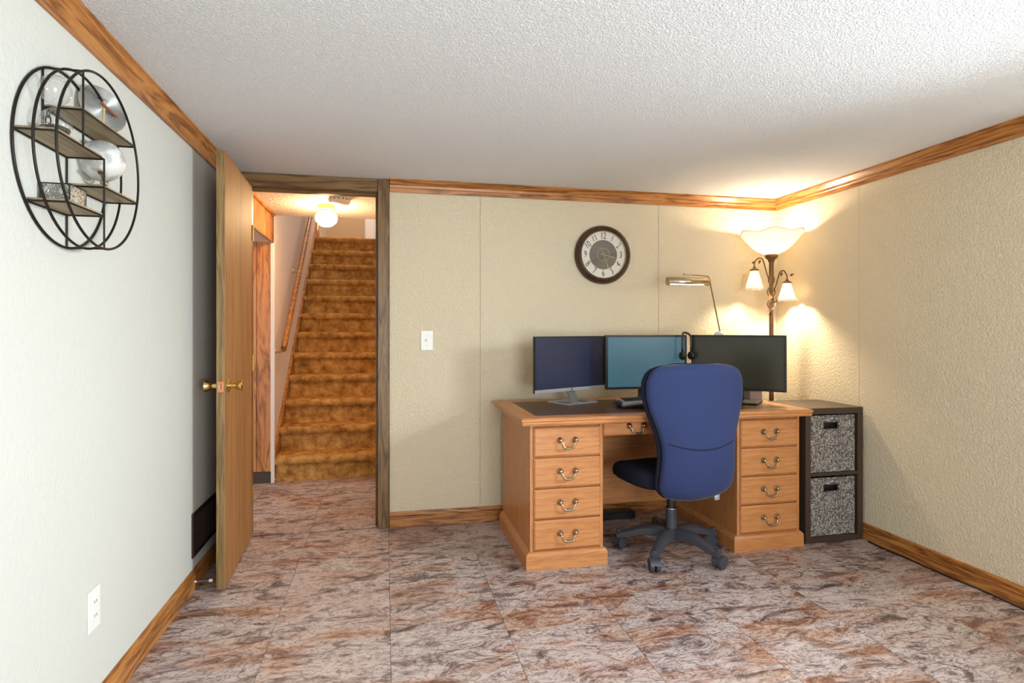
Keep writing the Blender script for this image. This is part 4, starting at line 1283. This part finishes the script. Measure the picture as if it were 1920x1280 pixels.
# ribbed disc
rdx, rdy, rdz = XL + .055, 1.955, 1.858
rd = thing('ribbed_disc_ornament', (rdx, rdy, 1.787), 'round ribbed silver disc ornament with wooden bar on top board', 'ornament')
MD = T(rdx, rdy, rdz) @ RZ(-32) @ RY(74)
pf = [(0, .004)]
for k in range(9):
    r = .007 + k * .0068
    pf += [(r, .003), (r + .0034, .0075)]
pf += [(.0685, .004), (.070, 0), (.067, -.003), (0, -.003)]
obj('disc', lathe(bmesh.new(), pf, 40, MD), mat_plain('ribbed_silver', rgb(186, 186, 182), .38, .8), rd, autosmooth=25)
b = bmesh.new(); tube(b, [(rdx + .022, rdy - .062, rdz - .006), (rdx + .026, rdy + .075, rdz - .018)], .0045, 8)
obj('wooden_bar', b, M_redwood, rd)
for pts in ([(rdx + .022, rdy + .05, rdz - .018), (rdx + .020, rdy + .045, rdz - .045), (rdx + .012, rdy + .045, 1.788)],
            [(rdx + .020, rdy - .04, rdz - .012), (rdx + .016, rdy - .035, 1.788)], [(rdx - .012, rdy, rdz), (rdx - .028, rdy, 1.788)]):
    obj('stand_leg', tube(bmesh.new(), pts, .003, 6), M_gold, rd)
# globe
gx, gy, gz, gr = XL + .050, 1.962, 1.703, .060
gb = thing('desk_globe', (gx, gy, 1.611), 'small silver white desk globe on the middle right board', 'globe')
def mat_globe():
    m, nt, p = new_mat('silver_white_map')
    tc = nt.nodes.new('ShaderNodeTexCoord')
    n = nt.nodes.new('ShaderNodeTexNoise'); n.inputs['Scale'].default_value = 26; n.inputs['Detail'].default_value = 6
    nt.links.new(tc.outputs['Object'], n.inputs['Vector'])
    r = ramp(nt, [(.46, rgb(216, 214, 208)), (.56, rgb(176, 174, 168))])
    nt.links.new(n.outputs['Fac'], r.inputs['Fac']); nt.links.new(r.outputs['Color'], p.inputs['Base Color'])
    p.inputs['Roughness'].default_value = .45; p.inputs['Metallic'].default_value = .05
    return m
b = bmesh.new(); bmesh.ops.create_uvsphere(b, u_segments=32, v_segments=18, radius=gr, matrix=T(gx, gy, gz))
obj('sphere', b, mat_globe(), gb, smooth=True)
ax = Vector((.25, -.72, -.62)).normalized()
side = Vector((1, 0, 0)) - ax * ax.x; side.normalize()
b = bmesh.new()
pts = []
dn = Vector((0, .5, -1)); dn = (dn - ax * dn.dot(ax)).normalized()
for k in range(21):
    a = math.pi * k / 20
    pts.append(Vector((gx, gy, gz)) + (ax * math.cos(a) + dn * math.sin(a)) * (gr + .007))
tube(b, pts, .0035, 8)
obj('meridian_arm', b, M_nickel, gb, smooth=True)
b = bmesh.new()
for s in (1, -1):
    p = Vector((gx, gy, gz)) + ax * s * (gr - .002); q = Vector((gx, gy, gz)) + ax * s * (gr + .016)
    tube(b, [p, q], [.004, .007], 10)
obj('axis_knob', b, M_nickel, gb)
b = lathe(bmesh.new(), [(0, 1.611), (.034, 1.611), (.032, 1.617), (.010, 1.622), (.005, 1.630), (.005, 1.641), (0, 1.641)], 24, T(gx, gy, 0))
obj('stand', b, M_nickel, gb, autosmooth=40)
# hammered box
hbx = thing('hammered_trinket_box', (XL + .045, 1.759, 1.529), 'small hammered silver trinket box with dark edges on lowest board', 'trinket box')
M_hammer = mat_textured_paint('hammered_silver', rgb(176, 174, 164), 55, 1.0, 0.006, rough=0.3)
M_hammer.node_tree.nodes['Principled BSDF'].inputs['Metallic'].default_value = .7
bx0, bx1, by0, by1, bz0, bz1 = XL + .012, XL + .078, 1.718, 1.802, 1.529, 1.577
obj('box_body', BX(bx0, bx1, by0, by1, bz0, bz1), M_hammer, hbx)
b = bmesh.new()
for xx in (bx0, bx1):
    for yy in (by0, by1): tube(b, [(xx, yy, bz0), (xx, yy, bz1)], .0016, 6)
for zz in (bz0 + .001, bz1):
    for xx in (bx0, bx1): tube(b, [(xx, by0, zz), (xx, by1, zz)], .0016, 6)
    for yy in (by0, by1): tube(b, [(bx0, yy, zz), (bx1, yy, zz)], .0016, 6)
obj('box_edging', b, M_blackmetal, hbx)
